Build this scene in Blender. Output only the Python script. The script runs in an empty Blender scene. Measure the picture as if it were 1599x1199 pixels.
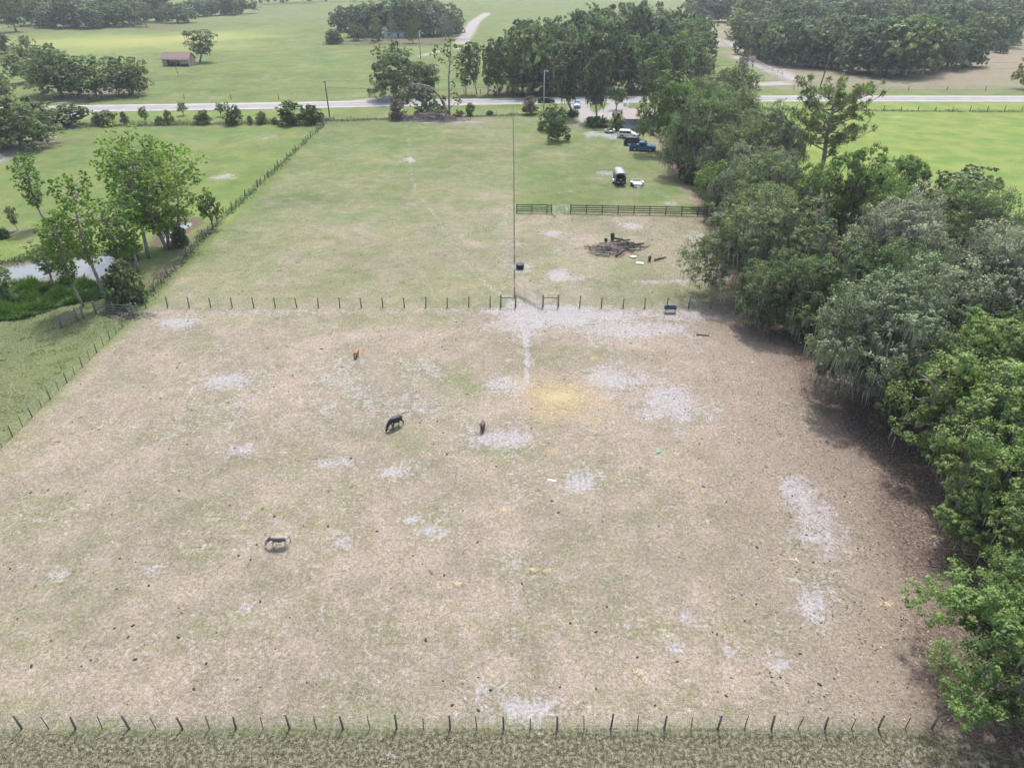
import bpy, bmesh, math, random
import numpy as np
from mathutils import Vector, Matrix, Quaternion
from math import radians as R_, sin, cos, tan, atan, pi

# ---------------------------------------------------------------- camera, light, exposure
scn = bpy.context.scene
CAM_H, PITCH, FPX = 34.0, R_(30.5), 1108.0
cd = bpy.data.cameras.new("camera"); cam = bpy.data.objects.new("camera", cd)
scn.collection.objects.link(cam); scn.camera = cam
cam.location = (0, 0, CAM_H); cam.rotation_euler = (R_(90) - PITCH, 0, 0)
cd.sensor_width = 36; cd.sensor_fit = 'HORIZONTAL'; cd.lens = 36 * FPX / 1599
cd.clip_start = 0.5; cd.clip_end = 9000

SUN_EL, SUN_AZ = R_(60), R_(10)
w = bpy.data.worlds.new("World"); scn.world = w; w.use_nodes = True
nt = w.node_tree; bg = nt.nodes["Background"]
sky = nt.nodes.new("ShaderNodeTexSky"); sky.sky_type = 'NISHITA'; sky.sun_disc = False
sky.sun_elevation = SUN_EL; sky.sun_rotation = SUN_AZ
sky.air_density = 1.0; sky.dust_density = 5.0; sky.ozone_density = 1.0
nt.links.new(sky.outputs[0], bg.inputs[0]); bg.inputs[1].default_value = 0.15
sd = bpy.data.lights.new("sun", 'SUN'); sd.energy = 2.3; sd.angle = R_(2.5); sd.color = (1.0, 0.97, 0.93)
so = bpy.data.objects.new("sun", sd); scn.collection.objects.link(so)
sv = Vector((sin(SUN_AZ) * cos(SUN_EL), cos(SUN_AZ) * cos(SUN_EL), sin(SUN_EL)))
so.rotation_euler = sv.to_track_quat('Z', 'Y').to_euler()
scn.view_settings.view_transform = 'Standard'; scn.view_settings.look = 'None'
scn.view_settings.exposure = 0.8; scn.view_settings.gamma = 1
scn.view_settings.use_curve_mapping = False

# ---------------------------------------------------------------- helpers
C = scn.collection
rnd = random.Random(11)
rng = np.random.default_rng(5)

def G(px, py, z=0.0):
    """ground point under a sight line of the survey photograph"""
    a = (px - 799.5) / FPX; b = (599.5 - py) / FPX
    d = Vector((a, cos(PITCH) + b * sin(PITCH), -sin(PITCH) + b * cos(PITCH)))
    t = (CAM_H - z) / -d.z
    return Vector((d.x * t, d.y * t, z))

def height_at(base, py):
    """height of a vertical thing standing at base whose top is seen at row py"""
    a = PITCH - atan((599.5 - py) / FPX)
    return CAM_H - base.y * tan(a)

def mpp(p):
    """metres per photo pixel at a point"""
    dep = p.y * cos(PITCH) + (CAM_H - p.z) * sin(PITCH)
    return dep / FPX

def tag(o, label=None, cat=None, group=None, kind=None):
    if label: o['label'] = label
    if cat: o['category'] = cat
    if group: o['group'] = group
    if kind: o['kind'] = kind
    return o

def link(name, mesh, parent=None, loc=None, rot=None, scale=None):
    o = bpy.data.objects.new(name, mesh); C.objects.link(o)
    if parent: o.parent = parent
    if loc is not None: o.location = loc
    if rot is not None: o.rotation_euler = rot
    if scale is not None: o.scale = scale
    return o

def thing(name, label, cat, loc=(0, 0, 0), rz=0, group=None):
    o = bpy.data.objects.new(name, None); C.objects.link(o)
    o.empty_display_size = .3
    o.location = loc; o.rotation_euler = (0, 0, rz)
    return tag(o, label, cat, group)

class MB:
    """collects shapes into one mesh"""
    def __init__(s): s.v = []; s.f = []; s.mi = []; s.sm = []
    def add(s, vs, fs, mi=0, smooth=False):
        b = len(s.v); s.v += [tuple(x) for x in vs]
        for f in fs: s.f.append([b + i for i in f]); s.mi.append(mi); s.sm.append(smooth)
    def box(s, c, d, rz=0, mi=0, top=(1, 1), rot=None):
        hx, hy, hz = d[0] / 2, d[1] / 2, d[2] / 2
        vs = []
        for sz in (-1, 1):
            tx, ty = (top if sz > 0 else (1, 1))
            for sx, sy in ((-1, -1), (1, -1), (1, 1), (-1, 1)):
                vs.append(Vector((sx * hx * tx, sy * hy * ty, sz * hz)))
        M = rot if rot is not None else Matrix.Rotation(rz, 3, 'Z')
        vs = [M @ v + Vector(c) for v in vs]
        s.add(vs, [(0, 3, 2, 1), (4, 5, 6, 7), (0, 1, 5, 4), (1, 2, 6, 5), (2, 3, 7, 6), (3, 0, 4, 7)], mi)
    def tube(s, pts, rad, n=6, mi=0, cap=True, smooth=True):
        pts = [Vector(p) for p in pts]
        if not hasattr(rad, '__len__'): rad = [rad] * len(pts)
        vs = []; prev = None
        for i, p in enumerate(pts):
            t = (pts[min(i + 1, len(pts) - 1)] - pts[max(i - 1, 0)])
            t = t.normalized() if t.length > 1e-9 else Vector((0, 0, 1))
            if prev is None:
                a = Vector((1, 0, 0)) if abs(t.x) < .8 else Vector((0, 1, 0))
                u = t.cross(a).normalized()
            else:
                u = (prev - t * prev.dot(t)).normalized()
            prev = u; vv = t.cross(u)
            for k in range(n):
                an = 2 * pi * k / n
                vs.append(p + (u * cos(an) + vv * sin(an)) * rad[i])
        fs = []
        for i in range(len(pts) - 1):
            for k in range(n):
                a = i * n + k; b = i * n + (k + 1) % n
                fs.append((a, b, b + n, a + n))
        if cap:
            fs.append(tuple(reversed(range(n)))); fs.append(tuple(range((len(pts) - 1) * n, len(pts) * n)))
        s.add(vs, fs, mi, smooth)
    def loft(s, rings, mi=0, smooth=False, cap=True):
        n = len(rings[0]); vs = [v for r in rings for v in r]; fs = []
        for i in range(len(rings) - 1):
            for k in range(n):
                a = i * n + k; b = i * n + (k + 1) % n
                fs.append((a, b, b + n, a + n))
        if cap:
            fs.append(tuple(reversed(range(n)))); fs.append(tuple(range((len(rings) - 1) * n, len(rings) * n)))
        s.add(vs, fs, mi, smooth)
    def mesh(s, name, mats):
        me = bpy.data.meshes.new(name); me.from_pydata(s.v, [], s.f)
        for m in (mats if isinstance(mats, (list, tuple)) else [mats]): me.materials.append(m)
        me.polygons.foreach_set('material_index', s.mi)
        me.polygons.foreach_set('use_smooth', s.sm); me.update()
        return me
    def build(s, name, mats, parent=None, **k):
        return link(name, s.mesh(name, mats), parent, **k)

def quadmesh(name, V, mat, var=None, nper=4):
    """V: (N*nper,3) array -> N separate faces"""
    N = len(V) // nper
    me = bpy.data.meshes.new(name)
    me.vertices.add(len(V)); me.vertices.foreach_set('co', V.astype(np.float32).ravel())
    me.loops.add(N * nper); me.loops.foreach_set('vertex_index', np.arange(N * nper, dtype=np.int32))
    me.polygons.add(N); me.polygons.foreach_set('loop_start', np.arange(0, N * nper, nper, dtype=np.int32))
    me.polygons.foreach_set('loop_total', np.full(N, nper, dtype=np.int32))
    if var is not None:
        at = me.attributes.new('var', 'FLOAT', 'POINT')
        at.data.foreach_set('value', np.repeat(var, nper).astype(np.float32))
    me.materials.append(mat); me.update(calc_edges=True)
    return me

# ---------------------------------------------------------------- node helper
class NT:
    def __init__(s, name):
        s.m = bpy.data.materials.new(name); s.m.use_nodes = True
        s.t = s.m.node_tree; s.b = s.t.nodes['Principled BSDF']; s.out = s.t.nodes['Material Output']
    def new(s, typ, **kw):
        n = s.t.nodes.new('ShaderNode' + typ)
        for k, v in kw.items(): setattr(n, k, v)
        return n
    def L(s, a, b): s.t.links.new(a, b)
    def val(s, x, sock):
        if isinstance(x, bpy.types.NodeSocket): s.L(x, sock)
        else: sock.default_value = x
    def math(s, op, a, b=0.0, c=None, clamp=False):
        n = s.new('Math', operation=op, use_clamp=clamp)
        s.val(a, n.inputs[0]); s.val(b, n.inputs[1])
        if c is not None: s.val(c, n.inputs[2])
        return n.outputs[0]
    def mix(s, f, a, b, mode='MIX'):
        n = s.new('Mix', data_type='RGBA', blend_type=mode)
        s.val(f, n.inputs[0]); s.val(a, n.inputs[6]); s.val(b, n.inputs[7])
        return n.outputs[2]
    def noise(s, scale, detail=4, rough=.55, vec=None, dist=0):
        n = s.new('TexNoise'); n.inputs['Scale'].default_value = scale
        n.inputs['Detail'].default_value = detail; n.inputs['Roughness'].default_value = rough
        n.inputs['Distortion'].default_value = dist
        if vec is not None: s.L(vec, n.inputs['Vector'])
        return n.outputs[0]
    def ramp(s, x, lo, hi, a=0.0, b=1.0):
        n = s.new('MapRange'); n.interpolation_type = 'SMOOTHSTEP'
        s.val(x, n.inputs[0]); n.inputs[1].default_value = lo; n.inputs[2].default_value = hi
        n.inputs[3].default_value = a; n.inputs[4].default_value = b
        return n.outputs[0]
    def bump(s, h, strength=.4, dist=.05):
        n = s.new('Bump'); n.inputs['Strength'].default_value = strength; n.inputs['Distance'].default_value = dist
        s.L(h, n.inputs['Height']); s.L(n.outputs[0], s.b.inputs['Normal'])

def c4(c): return (c[0], c[1], c[2], 1)

def mat(name, col, rough=.8, metal=0, var=.15, scale=6, bump=0, spec=.3):
    """plain surface with grain and wear"""
    n = NT(name); tc = n.new('TexCoord')
    x = n.noise(scale, 5, .6, tc.outputs['Object'])
    v = n.ramp(x, .3, .7, 1 - var, 1 + var)
    cb = n.new('CombineColor'); [n.L(v, cb.inputs[i]) for i in range(3)]
    n.L(n.mix(1.0, c4(col), cb.outputs[0], 'MULTIPLY'), n.b.inputs['Base Color'])
    n.b.inputs['Roughness'].default_value = rough; n.b.inputs['Metallic'].default_value = metal
    n.b.inputs['Specular IOR Level'].default_value = spec
    if bump: n.bump(x, bump, .02)
    return n.m

def leafmat(name, dark, light, hue=(1, 1, 1), transl=.25):
    n = NT(name)
    at = n.new('Attribute', attribute_name='var'); oi = n.new('ObjectInfo'); tc = n.new('TexCoord')
    big = n.noise(.35, 2, .5, tc.outputs['Object'])
    f = n.math('ADD', at.outputs['Fac'], n.math('MULTIPLY', n.math('SUBTRACT', big, .5), .9), clamp=True)
    col = n.mix(f, c4(dark), c4(light))
    rv = n.math('MULTIPLY_ADD', oi.outputs['Random'], .5, .72)
    cb = n.new('CombineColor'); n.L(rv, cb.inputs[0])
    n.L(n.math('MULTIPLY_ADD', oi.outputs['Random'], .3, .85), cb.inputs[1]); n.L(rv, cb.inputs[2])
    col = n.mix(1.0, col, cb.outputs[0], 'MULTIPLY')
    n.L(col, n.b.inputs['Base Color']); n.b.inputs['Roughness'].default_value = .55
    n.b.inputs['Specular IOR Level'].default_value = .35
    tr = n.new('BsdfTranslucent'); n.L(n.mix(1.0, col, (1.1, 1.25, .6, 1), 'MULTIPLY'), tr.inputs[0])
    ms = n.new('MixShader'); ms.inputs[0].default_value = transl
    n.L(n.b.outputs[0], ms.inputs[1]); n.L(tr.outputs[0], ms.inputs[2]); n.L(ms.outputs[0], n.out.inputs[0])
    return n.m

M = dict(
    bark=mat('bark', (.24, .21, .18), .95, var=.35, scale=3, bump=.6),
    palebark=mat('pale_bark', (.34, .30, .265), .95, var=.3, scale=3, bump=.5),
    pinebark=mat('pine_bark', (.30, .25, .22), .95, var=.3, scale=2, bump=.6),
    tornwood=mat('torn_wood', (.42, .20, .09), .9, var=.35, scale=2),
    oak=leafmat('oak_leaf', (.05, .08, .038), (.28, .355, .175), transl=.36),
    oakb=leafmat('bright_oak_leaf', (.06, .10, .033), (.315, .42, .15), transl=.38),
    oaks=leafmat('silvery_oak_leaf', (.08, .10, .065), (.37, .41, .30), transl=.3),
    oakd=leafmat('far_oak_leaf', (.06, .092, .06), (.24, .31, .205), transl=.34),
    moss=leafmat('hanging_moss', (.18, .18, .155), (.40, .39, .34), transl=.1),
    airy=leafmat('lime_leaf', (.09, .17, .035), (.36, .50, .12), transl=.45),
    shrub=leafmat('shrub_leaf', (.07, .11, .04), (.20, .28, .10)),
    pine=leafmat('pine_needle', (.06, .085, .035), (.24, .32, .12), transl=.3),
    cypress=leafmat('cedar_leaf', (.06, .085, .045), (.17, .21, .10)),
    dry=leafmat('withered_leaf', (.12, .13, .09), (.27, .28, .20)),
    myrtle=leafmat('myrtle_flower', (.10, .12, .07), (.38, .22, .22)),
    autumn=leafmat('yellowing_leaf', (.10, .12, .03), (.33, .30, .06)),
    reed=leafmat('reed_leaf', (.06, .12, .025), (.20, .30, .07)),
    post=mat('weathered_post', (.20, .195, .18), .9, var=.35, scale=4),
    lightpost=mat('thin_post', (.15, .14, .12), .9, var=.35, scale=4),
    board=mat('dark_board', (.11, .105, .10), .85, var=.35, scale=3),
    whiteboard=mat('whitewashed_board', (.55, .54, .50), .85, var=.2, scale=3),
    wire=mat('galvanised_wire', (.34, .35, .34), .5, metal=.6),
    steel=mat('galvanised_steel', (.5, .52, .53), .45, metal=.7, var=.2),
    pole=mat('creosoted_pole', (.17, .145, .12), .9, var=.3, scale=2),
    conc=mat('concrete_pole', (.46, .45, .42), .85, var=.12, scale=2),
    cable=mat('cable', (.09, .09, .09), .7),
    rubber=mat('rubber', (.025, .025, .027), .85),
    glass=mat('tinted_glass', (.015, .02, .025), .12, var=.05, spec=.6),
    chrome=mat('bright_metal', (.6, .6, .6), .25, metal=.9),
    wpaint=mat('white_paint', (.74, .75, .76), .35, var=.05),
    navy=mat('navy_paint', (.02, .03, .06), .35, var=.1),
    black=mat('black_paint', (.018, .022, .026), .3, var=.1),
    bluep=mat('blue_paint', (.01, .12, .24), .35, var=.1),
    paleblue=mat('pale_blue_paint', (.22, .33, .42), .35, var=.08),
    redl=mat('red_lens', (.35, .02, .02), .3), whl=mat('clear_lens', (.75, .75, .7), .2),
    rust=mat('rusty_bark_scrap', (.16, .09, .065), .95, var=.3),
    charred=mat('charred_stick', (.11, .105, .10), .95, var=.5),
    trailerroof=mat('dusty_trailer_roof', (.27, .28, .29), .8, var=.12, scale=2),
    log=mat('grey_log', (.24, .21, .185), .9, var=.4, scale=4, bump=.5),
    dlog=mat('charred_log', (.06, .055, .05), .9, var=.4, scale=4),
    twig=mat('brush_twig', (.27, .24, .22), .95, var=.4),
    dung=mat('dry_dung', (.05, .042, .034), .95, var=.3, scale=20),
    straw=mat('straw', (.55, .45, .24), .9, var=.25, scale=9),
    tub=mat('black_plastic', (.02, .025, .03), .5), tarp=mat('grey_tarp', (.10, .11, .12), .6, var=.3),
    roofp=mat('faded_red_metal_roof', (.31, .235, .23), .6, var=.12, scale=2),
    shedroof=mat('rusty_shed_roof', (.27, .20, .18), .8, var=.3, scale=1.5),
    shedwall=mat('bare_plank', (.40, .32, .26), .9, var=.25, scale=2),
    sidings=mat('pale_siding', (.68, .72, .70), .8, var=.1, scale=2),
    greyroof=mat('grey_metal_roof', (.40, .41, .43), .5, var=.12),
    dark=mat('dark_interior', (.02, .02, .022), .9),
    bin=mat('blue_plastic', (.01, .14, .38), .45), red=mat('red_plastic', (.38, .03, .03), .5),
    green=mat('green_plastic', (.05, .42, .25), .5), teal=mat('dark_teal_metal', (.02, .09, .12), .5),
)
# ---------------------------------------------------------------- ground zones (world metres)
def PX(*pts): return np.array([[*G(x, y).xy] for x, y in pts])

def sdf_poly(P, poly):
    n = len(poly); d = np.full(len(P), 1e18); s = np.ones(len(P))
    j = n - 1
    for i in range(n):
        e = poly[j] - poly[i]; wv = P - poly[i]
        t = np.clip((wv @ e) / max(e @ e, 1e-9), 0, 1)
        b = wv - t[:, None] * e
        d = np.minimum(d, (b ** 2).sum(1))
        c1 = P[:, 1] >= poly[i][1]; c2 = P[:, 1] < poly[j][1]; c3 = e[0] * wv[:, 1] > e[1] * wv[:, 0]
        allt = c1 & c2 & c3; alln = ~c1 & ~c2 & ~c3
        s = np.where(allt | alln, -s, s); j = i
    return s * np.sqrt(d)          # negative inside

def inpoly(P, poly, soft): return 1 / (1 + np.exp(np.clip(sdf_poly(P, poly) / soft * 2, -40, 40)))

def near(P, line, width, soft=None):
    d = np.full(len(P), 1e9)
    for a, b in zip(line[:-1], line[1:]):
        e = b - a; wv = P - a
        t = np.clip((wv @ e) / max(e @ e, 1e-9), 0, 1)
        d = np.minimum(d, np.sqrt(((wv - t[:, None] * e) ** 2).sum(1)))
    soft = soft or width * .5
    return np.clip((width + soft - d) / soft, 0, 1)

def ell(P, px, py, rx, ry, p=1.2):
    c = G(px, py); c2 = G(px + rx, py); a = abs(c2.x - c.x)
    b = abs(G(px, py - ry).y - G(px, py + ry).y) / 2
    r2 = ((P[:, 0] - c.x) / a) ** 2 + ((P[:, 1] - c.y) / b) ** 2
    r2 = r2 * (.35 + 1.3 * smooth_noise(P, max(.6, a * .35), int(px) % 50)) * (.6 + .8 * smooth_noise(P, 1.1, int(py) % 50))
    return np.exp(-r2 ** p * 1.1)

FX0, FX1 = -42.2, -47.0       # left fence, from the middle fence to the road
road_c = PX((-500, 180), (-200, 177), (80, 171), (200, 169), (400, 166), (600, 162), (800, 158.5), (950, 156.5), (1180, 154.6), (1599, 154.8), (1900, 155), (2400, 156))
pond_poly = PX((-80, 425), (0, 416), (47, 407), (82, 400), (135, 396), (180, 398), (201, 407), (196, 418), (172, 430), (150, 438), (105, 435), (62, 438), (15, 443), (-80, 452))
pond2_poly = PX((248, 378), (272, 352), (300, 344), (303, 350), (285, 360), (262, 379))

def axis(parts):
    out = []
    for a, b, s in parts: out += list(np.arange(a, b, s))
    return np.array(sorted(set(np.round(out, 4))))
gx = 70 * 1.09 ** np.arange(1, 44); gx = gx[gx < 3000]
xs = np.concatenate([-gx[::-1], np.arange(-70, 70.01, .5), gx, [3000]]); xs = np.concatenate([[-3000], xs])
yy = [-300, -150, -60, -20, 0, 10]
y = 15.0
while y < 125: yy.append(y); y += .5
while y < 320: yy.append(y); y += 1.4
st = 3
while y < 3000: yy.append(y); y += st; st *= 1.06
yy.append(3000); ys = np.array(yy)
XX, YY = np.meshgrid(xs, ys); P = np.stack([XX.ravel(), YY.ravel()], 1)
nx, ny = len(xs), len(ys)

def smooth_noise(P, scale, seed):
    r = np.random.default_rng(seed); T = r.random((64, 64))
    q = P / scale; i = np.floor(q).astype(int); f = q - i; f = f * f * (3 - 2 * f)
    g = lambda a, b: T[(i[:, 0] + a) % 64, (i[:, 1] + b) % 64]
    return (g(0, 0) * (1 - f[:, 0]) + g(1, 0) * f[:, 0]) * (1 - f[:, 1]) + (g(0, 1) * (1 - f[:, 0]) + g(1, 1) * f[:, 0]) * f[:, 1]

X, Y = P[:, 0], P[:, 1]
ry = np.interp(X, road_c[:, 0], road_c[:, 1])
leftx = np.interp(Y, [20, 75, 190], [-41.6, FX0, FX1])
sg = lambda v, s: 1 / (1 + np.exp(-np.clip(v / s, -30, 30)))
n8 = smooth_noise(P, 9, 1); n3 = smooth_noise(P, 3, 2); n20 = smooth_noise(P, 25, 3)
south = sg(ry - 6 - Y, .8)
inp = south * sg(X - leftx, .4)
green = np.zeros(len(P)); sand = np.zeros(len(P)); litter = np.zeros(len(P)); bright = np.zeros(len(P))
hay = np.zeros(len(P)); dirt = np.zeros(len(P)); olive = np.zeros(len(P)); pale = np.zeros(len(P))
# paddocks
nearp = inp * sg(75 - Y, .5) * sg(Y - 22.4, .25)
farl = inp * sg(Y - 75, .5) * sg(.3 - X, .3)
pad2 = inp * sg(Y - 75, .5) * sg(X - .3, .3) * sg(111 - Y, .4)
yard = inp * sg(Y - 111, .4) * sg(X - .3, .3)
green += nearp * (.075 + .16 * (n8 - .5) + .12 * sg(-X - 10, 12))
green += farl * (.44 + .30 * np.clip((Y - 75) / 90, 0, 1) + .35 * (n20 - .5))
green += pad2 * (.38 + .3 * (n8 - .5)) + yard * (.80 + .3 * (n8 - .5))
sand += nearp * (.165 + .10 * (n20 - .5)) + farl * .07 + pad2 * .10 + yard * .05
lf = south * sg(leftx - X, .4)
green += lf * 1.15; bright += lf * sg(Y - 88, 5) * (.20 + .3 * (n20 - .5)); olive += lf * sg(84 - Y, 4) * (.36 + .3 * (n8 - .5))
sand += lf * (.04 + .06 * sg(84 - Y, 4))
north = sg(Y - ry, 1)
green += north * 1.0; bright += north * (.06 + .35 * (n20 - .5))
sand += north * .02
front = sg(22.4 - Y, .25)
olive += front * .95; green += front * .5; sand += front * .16
# the field to the right of the oaks
rf = south * sg(X - np.interp(Y, [20, 60, 110, 150, 215], [62, 60, 55, 50, 44]), 1.5)
bright += rf * (1.0 + .25 * (n20 - .5)); green = np.maximum(green, rf)
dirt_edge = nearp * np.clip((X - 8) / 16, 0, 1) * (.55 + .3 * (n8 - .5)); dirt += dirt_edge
for a in ((1275, 815, 42, 58), (1240, 765, 22, 20), (1268, 945, 30, 42), (1215, 1036, 20, 12), (745, 1085, 42, 34), (835, 1106, 46, 24), (1070, 962, 14, 18),
          (820, 507, 62, 18), (850, 488, 60, 12), (905, 497, 60, 9), (1000, 515, 80, 24), (1045, 628, 50, 30), (960, 590, 60, 22), (790, 686, 60, 14), (900, 757, 30, 16),
          (238, 888, 20, 9), (385, 946, 16, 9), (375, 702, 22, 10), (355, 594, 30, 9), (285, 503, 40, 10), (525, 722, 32, 8),
          (535, 848, 15, 8), (785, 600, 40, 14), (90, 900, 20, 8), (1140, 1020, 14, 26), (1060, 1010, 16, 10), (670, 830, 20, 8), (610, 735, 26, 8),
          (875, 425, 20, 8), (820, 415, 22, 9), (985, 352, 22, 7), (1062, 440, 14, 6), (1020, 440, 30, 4), (890, 435, 40, 5), (860, 365, 16, 6), (1090, 372, 26, 10),
          (815, 383, 18, 6), (965, 215, 20, 6), (945, 270, 24, 5), (930, 210, 30, 6), (1050, 318, 20, 4), (640, 810, 20, 6), (90, 1145, 20, 5), (250, 1165, 20, 6),
          (1340, 172, 12, 2), (1430, 172, 14, 2), (1390, 183, 12, 1.6), (1500, 177, 14, 1.6), (420, 215, 18, 3), (350, 275, 20, 6), (690, 190, 60, 4), (640, 250, 20, 3)):
    sand += .50 * ell(P, *a)
for a in ((450, 590, 190, 50), (330, 650, 120, 40), (620, 620, 90, 40)): sand += .15 * ell(P, *a)  # wide, faintly paler areas of ground, cause open, blended in through this mask
for a in ((1295, 740, 90, 60), (1190, 700, 90, 60), (1230, 560, 90, 30)): dirt += .25 * ell(P, *a)
for a in ((715, 500, 38, 22), (745, 530, 24, 12), (610, 495, 90, 12), (870, 508, 22, 6), (930, 493, 26, 4), (720, 590, 36, 18), (755, 615, 60, 16), (885, 555, 90, 20),
          (800, 710, 60, 20), (640, 690, 60, 20), (160, 1035, 16, 7), (1170, 1110, 60, 10), (960, 1090, 60, 20), (75, 780, 26, 8), (60, 960, 20, 10), (370, 960, 30, 20),
          (1005, 810, 40, 16), (1250, 790, 30, 40), (960, 905, 30, 8)):
    green += .27 * ell(P, *a)
for a in ((1190, 640, 30, 10), (960, 840, 40, 9), (790, 750, 16, 5), (795, 795, 12, 4), (930, 560, 12, 3)): hay += .15 * ell(P, *a)
hay += .78 * ell(P, 872, 622, 76, 42, .85); green *= 1 - np.clip(hay, 0, 1) 
for a in ((797, 742, 8, 5), (790, 797, 7, 4), (833, 890, 7, 3), (927, 560, 6, 3), (1175, 567, 5, 3), (1075, 752, 8, 3), (865, 705, 8, 4), (380, 825, 5, 2), (855, 892, 5, 2)): hay += .75 * ell(P, *a)
dirt += .8 * ell(P, 740, 190, 60, 6) + .5 * ell(P, 1100, 395, 30, 12) + .5 * ell(P, 1080, 345, 40, 6) + .5 * ell(P, 900, 195, 22, 9) + .4 * ell(P, 1040, 250, 30, 10)
dirt += .5 * ell(P, 235, 498, 24, 8) + .8 * ell(P, 955, 395, 40, 8)
# trampled ground and litter under the oaks
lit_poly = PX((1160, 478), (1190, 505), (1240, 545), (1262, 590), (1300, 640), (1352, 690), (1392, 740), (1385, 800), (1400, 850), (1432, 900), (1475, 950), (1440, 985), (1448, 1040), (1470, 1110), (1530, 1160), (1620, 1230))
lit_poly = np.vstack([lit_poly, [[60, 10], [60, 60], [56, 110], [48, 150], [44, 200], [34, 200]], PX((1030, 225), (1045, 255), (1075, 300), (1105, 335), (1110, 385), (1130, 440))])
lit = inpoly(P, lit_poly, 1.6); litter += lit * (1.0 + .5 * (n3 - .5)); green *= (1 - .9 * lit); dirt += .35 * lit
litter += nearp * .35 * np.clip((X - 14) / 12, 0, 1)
# tracks worn into the ground
sand += .35 * near(P, PX((638, 215), (641, 262), (649, 300), (690, 350), (716, 395), (745, 432), (785, 463)), .18, .3)
sand += .22 * near(P, PX((800, 470), (792, 430), (786, 390), (792, 340), (800, 300)), .5, 1.2)
sand += .45 * near(P, PX((822, 490), (822, 545), (824, 590)), .12, .25)
sand += .12 * near(P, PX((814, 600), (808, 760), (800, 1100)), .35, .8)
sand += .17 * near(P, PX((905, 190), (880, 230), (872, 330), (866, 400), (850, 470)), .4, .6)
sand += .17 * near(P, PX((925, 205), (893, 240), (885, 330), (880, 390)), .4, .6)
sand += .38 * near(P, PX((810, 475), (860, 483), (1000, 488), (1150, 492)), .9, 1.2) + .2 * near(P, PX((240, 489), (500, 486), (800, 484)), .35, .9)
green += .3 * near(P, PX((100, 1141), (800, 1143), (1450, 1143)), .25, .5)
olive += .2 * near(P, PX((700, 1141), (1450, 1143)), .25, .5)
drv = near(P, PX((-60, 262), (0, 238), (40, 218), (75, 203), (100, 190), (95, 176)), 2.2, 1.5)
drv = np.maximum(drv, near(P, PX((60, 167), (90, 160), (115, 154), (135, 147), (165, 142)), 2.5, 2))
drv = np.maximum(drv, near(P, PX((1060, 25), (1078, 38), (1110, 56), (1150, 82), (1196, 106), (1228, 118), (1238, 125), (1222, 131), (1178, 132)), 2.0, 2.5))
drv = np.maximum(drv, .9 * near(P, PX((762, 20), (742, 34), (720, 68)), 2.5, 3))
drv = np.maximum(drv, .8 * near(P, PX((720, 76), (690, 80), (655, 88)), 1.2, 1.5))
drv = np.maximum(drv, .8 * near(P, PX((600, 158), (570, 157), (655, 148)), 2.5, 2))
drv = np.maximum(drv, near(P, PX((900, 158), (908, 175), (925, 190)), 2.2, 1.8))
drv = np.maximum(drv, near(P, PX((975, 152), (960, 170), (935, 185)), 2.0, 1.8))
sand += drv * .75; bright *= 1 - drv; green *= 1 - drv
# beyond the road
pale += ell(P, 190, 66, 190, 13) * .85 + .45 * ell(P, 340, 55, 60, 8)
tanN = inpoly(P, PX((1112, 62), (1240, 118), (1240, 141), (1700, 141), (1800, 40), (1400, 10), (1050, 14)), 16)
dirt += tanN * .55; green *= 1 - .55 * tanN
for a in ((150, 142, 90, 8), (640, 65, 110, 7), (900, 140, 220, 12), (150, 42, 180, 6), (40, 225, 60, 12)): litter += .7 * ell(P, *a)
litter += .9 * inpoly(P, PX((1180, 90), (1260, 112), (1480, 115), (1560, 60), (1560, 0), (1150, 20)), 6)
dirt += .3 * ell(P, 330, 25, 250, 8)
# verges
vg = np.exp(-((Y - ry - 9.5) / 4) ** 2) + np.exp(-((Y - ry + 11) / 6) ** 2)
green += .5 * vg; dirt *= 1 - .6 * np.clip(vg, 0, 1); bright += .25 * vg; sand += .05 * vg
rfl = near(P, PX((100, 198), (300, 195), (500, 191)), .9, 1.6); olive += .9 * rfl; litter += .5 * rfl
rfl = near(P, PX((500, 190), (700, 184), (805, 178)), .5, 1.2); olive += .6 * rfl
for q in ((1190, 171), (1599, 175)): pass
rfl = near(P, PX((1190, 171), (1400, 174), (1700, 175)), .4, 1.4); olive += .6 * rfl
rfl = near(P, PX((60, 158), (400, 157.5), (600, 153), (900, 147), (1180, 141), (1599, 142)), .5, 1.5); olive += .5 * rfl
# pond
pd = np.minimum(sdf_poly(P, pond_poly), sdf_poly(P, pond2_poly))
Z = -np.clip(-pd / 1.2, 0, 1) * .7
litter += np.exp(-((pd - .6) / 1.0) ** 2) * 1.0
bright += .5 * np.exp(-((pd - 5) / 4) ** 2) * lf
olive += inpoly(P, PX((-60, 445), (170, 440), (165, 462), (60, 495), (-60, 510)), 1) * .3
olive += lf * .8 * inpoly(P, PX((225, 440), (285, 375), (345, 340), (352, 352), (250, 455), (215, 470)), 1)
dirt += .4 * lf * inpoly(P, PX((0, 500), (120, 470), (125, 475), (0, 508)), .5)
dirt += .45 * lf * ell(P, 30, 365, 60, 12)
Z += (smooth_noise(P, 1.3, 7) - .5) * .05 * (np.abs(X) < 75)

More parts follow.
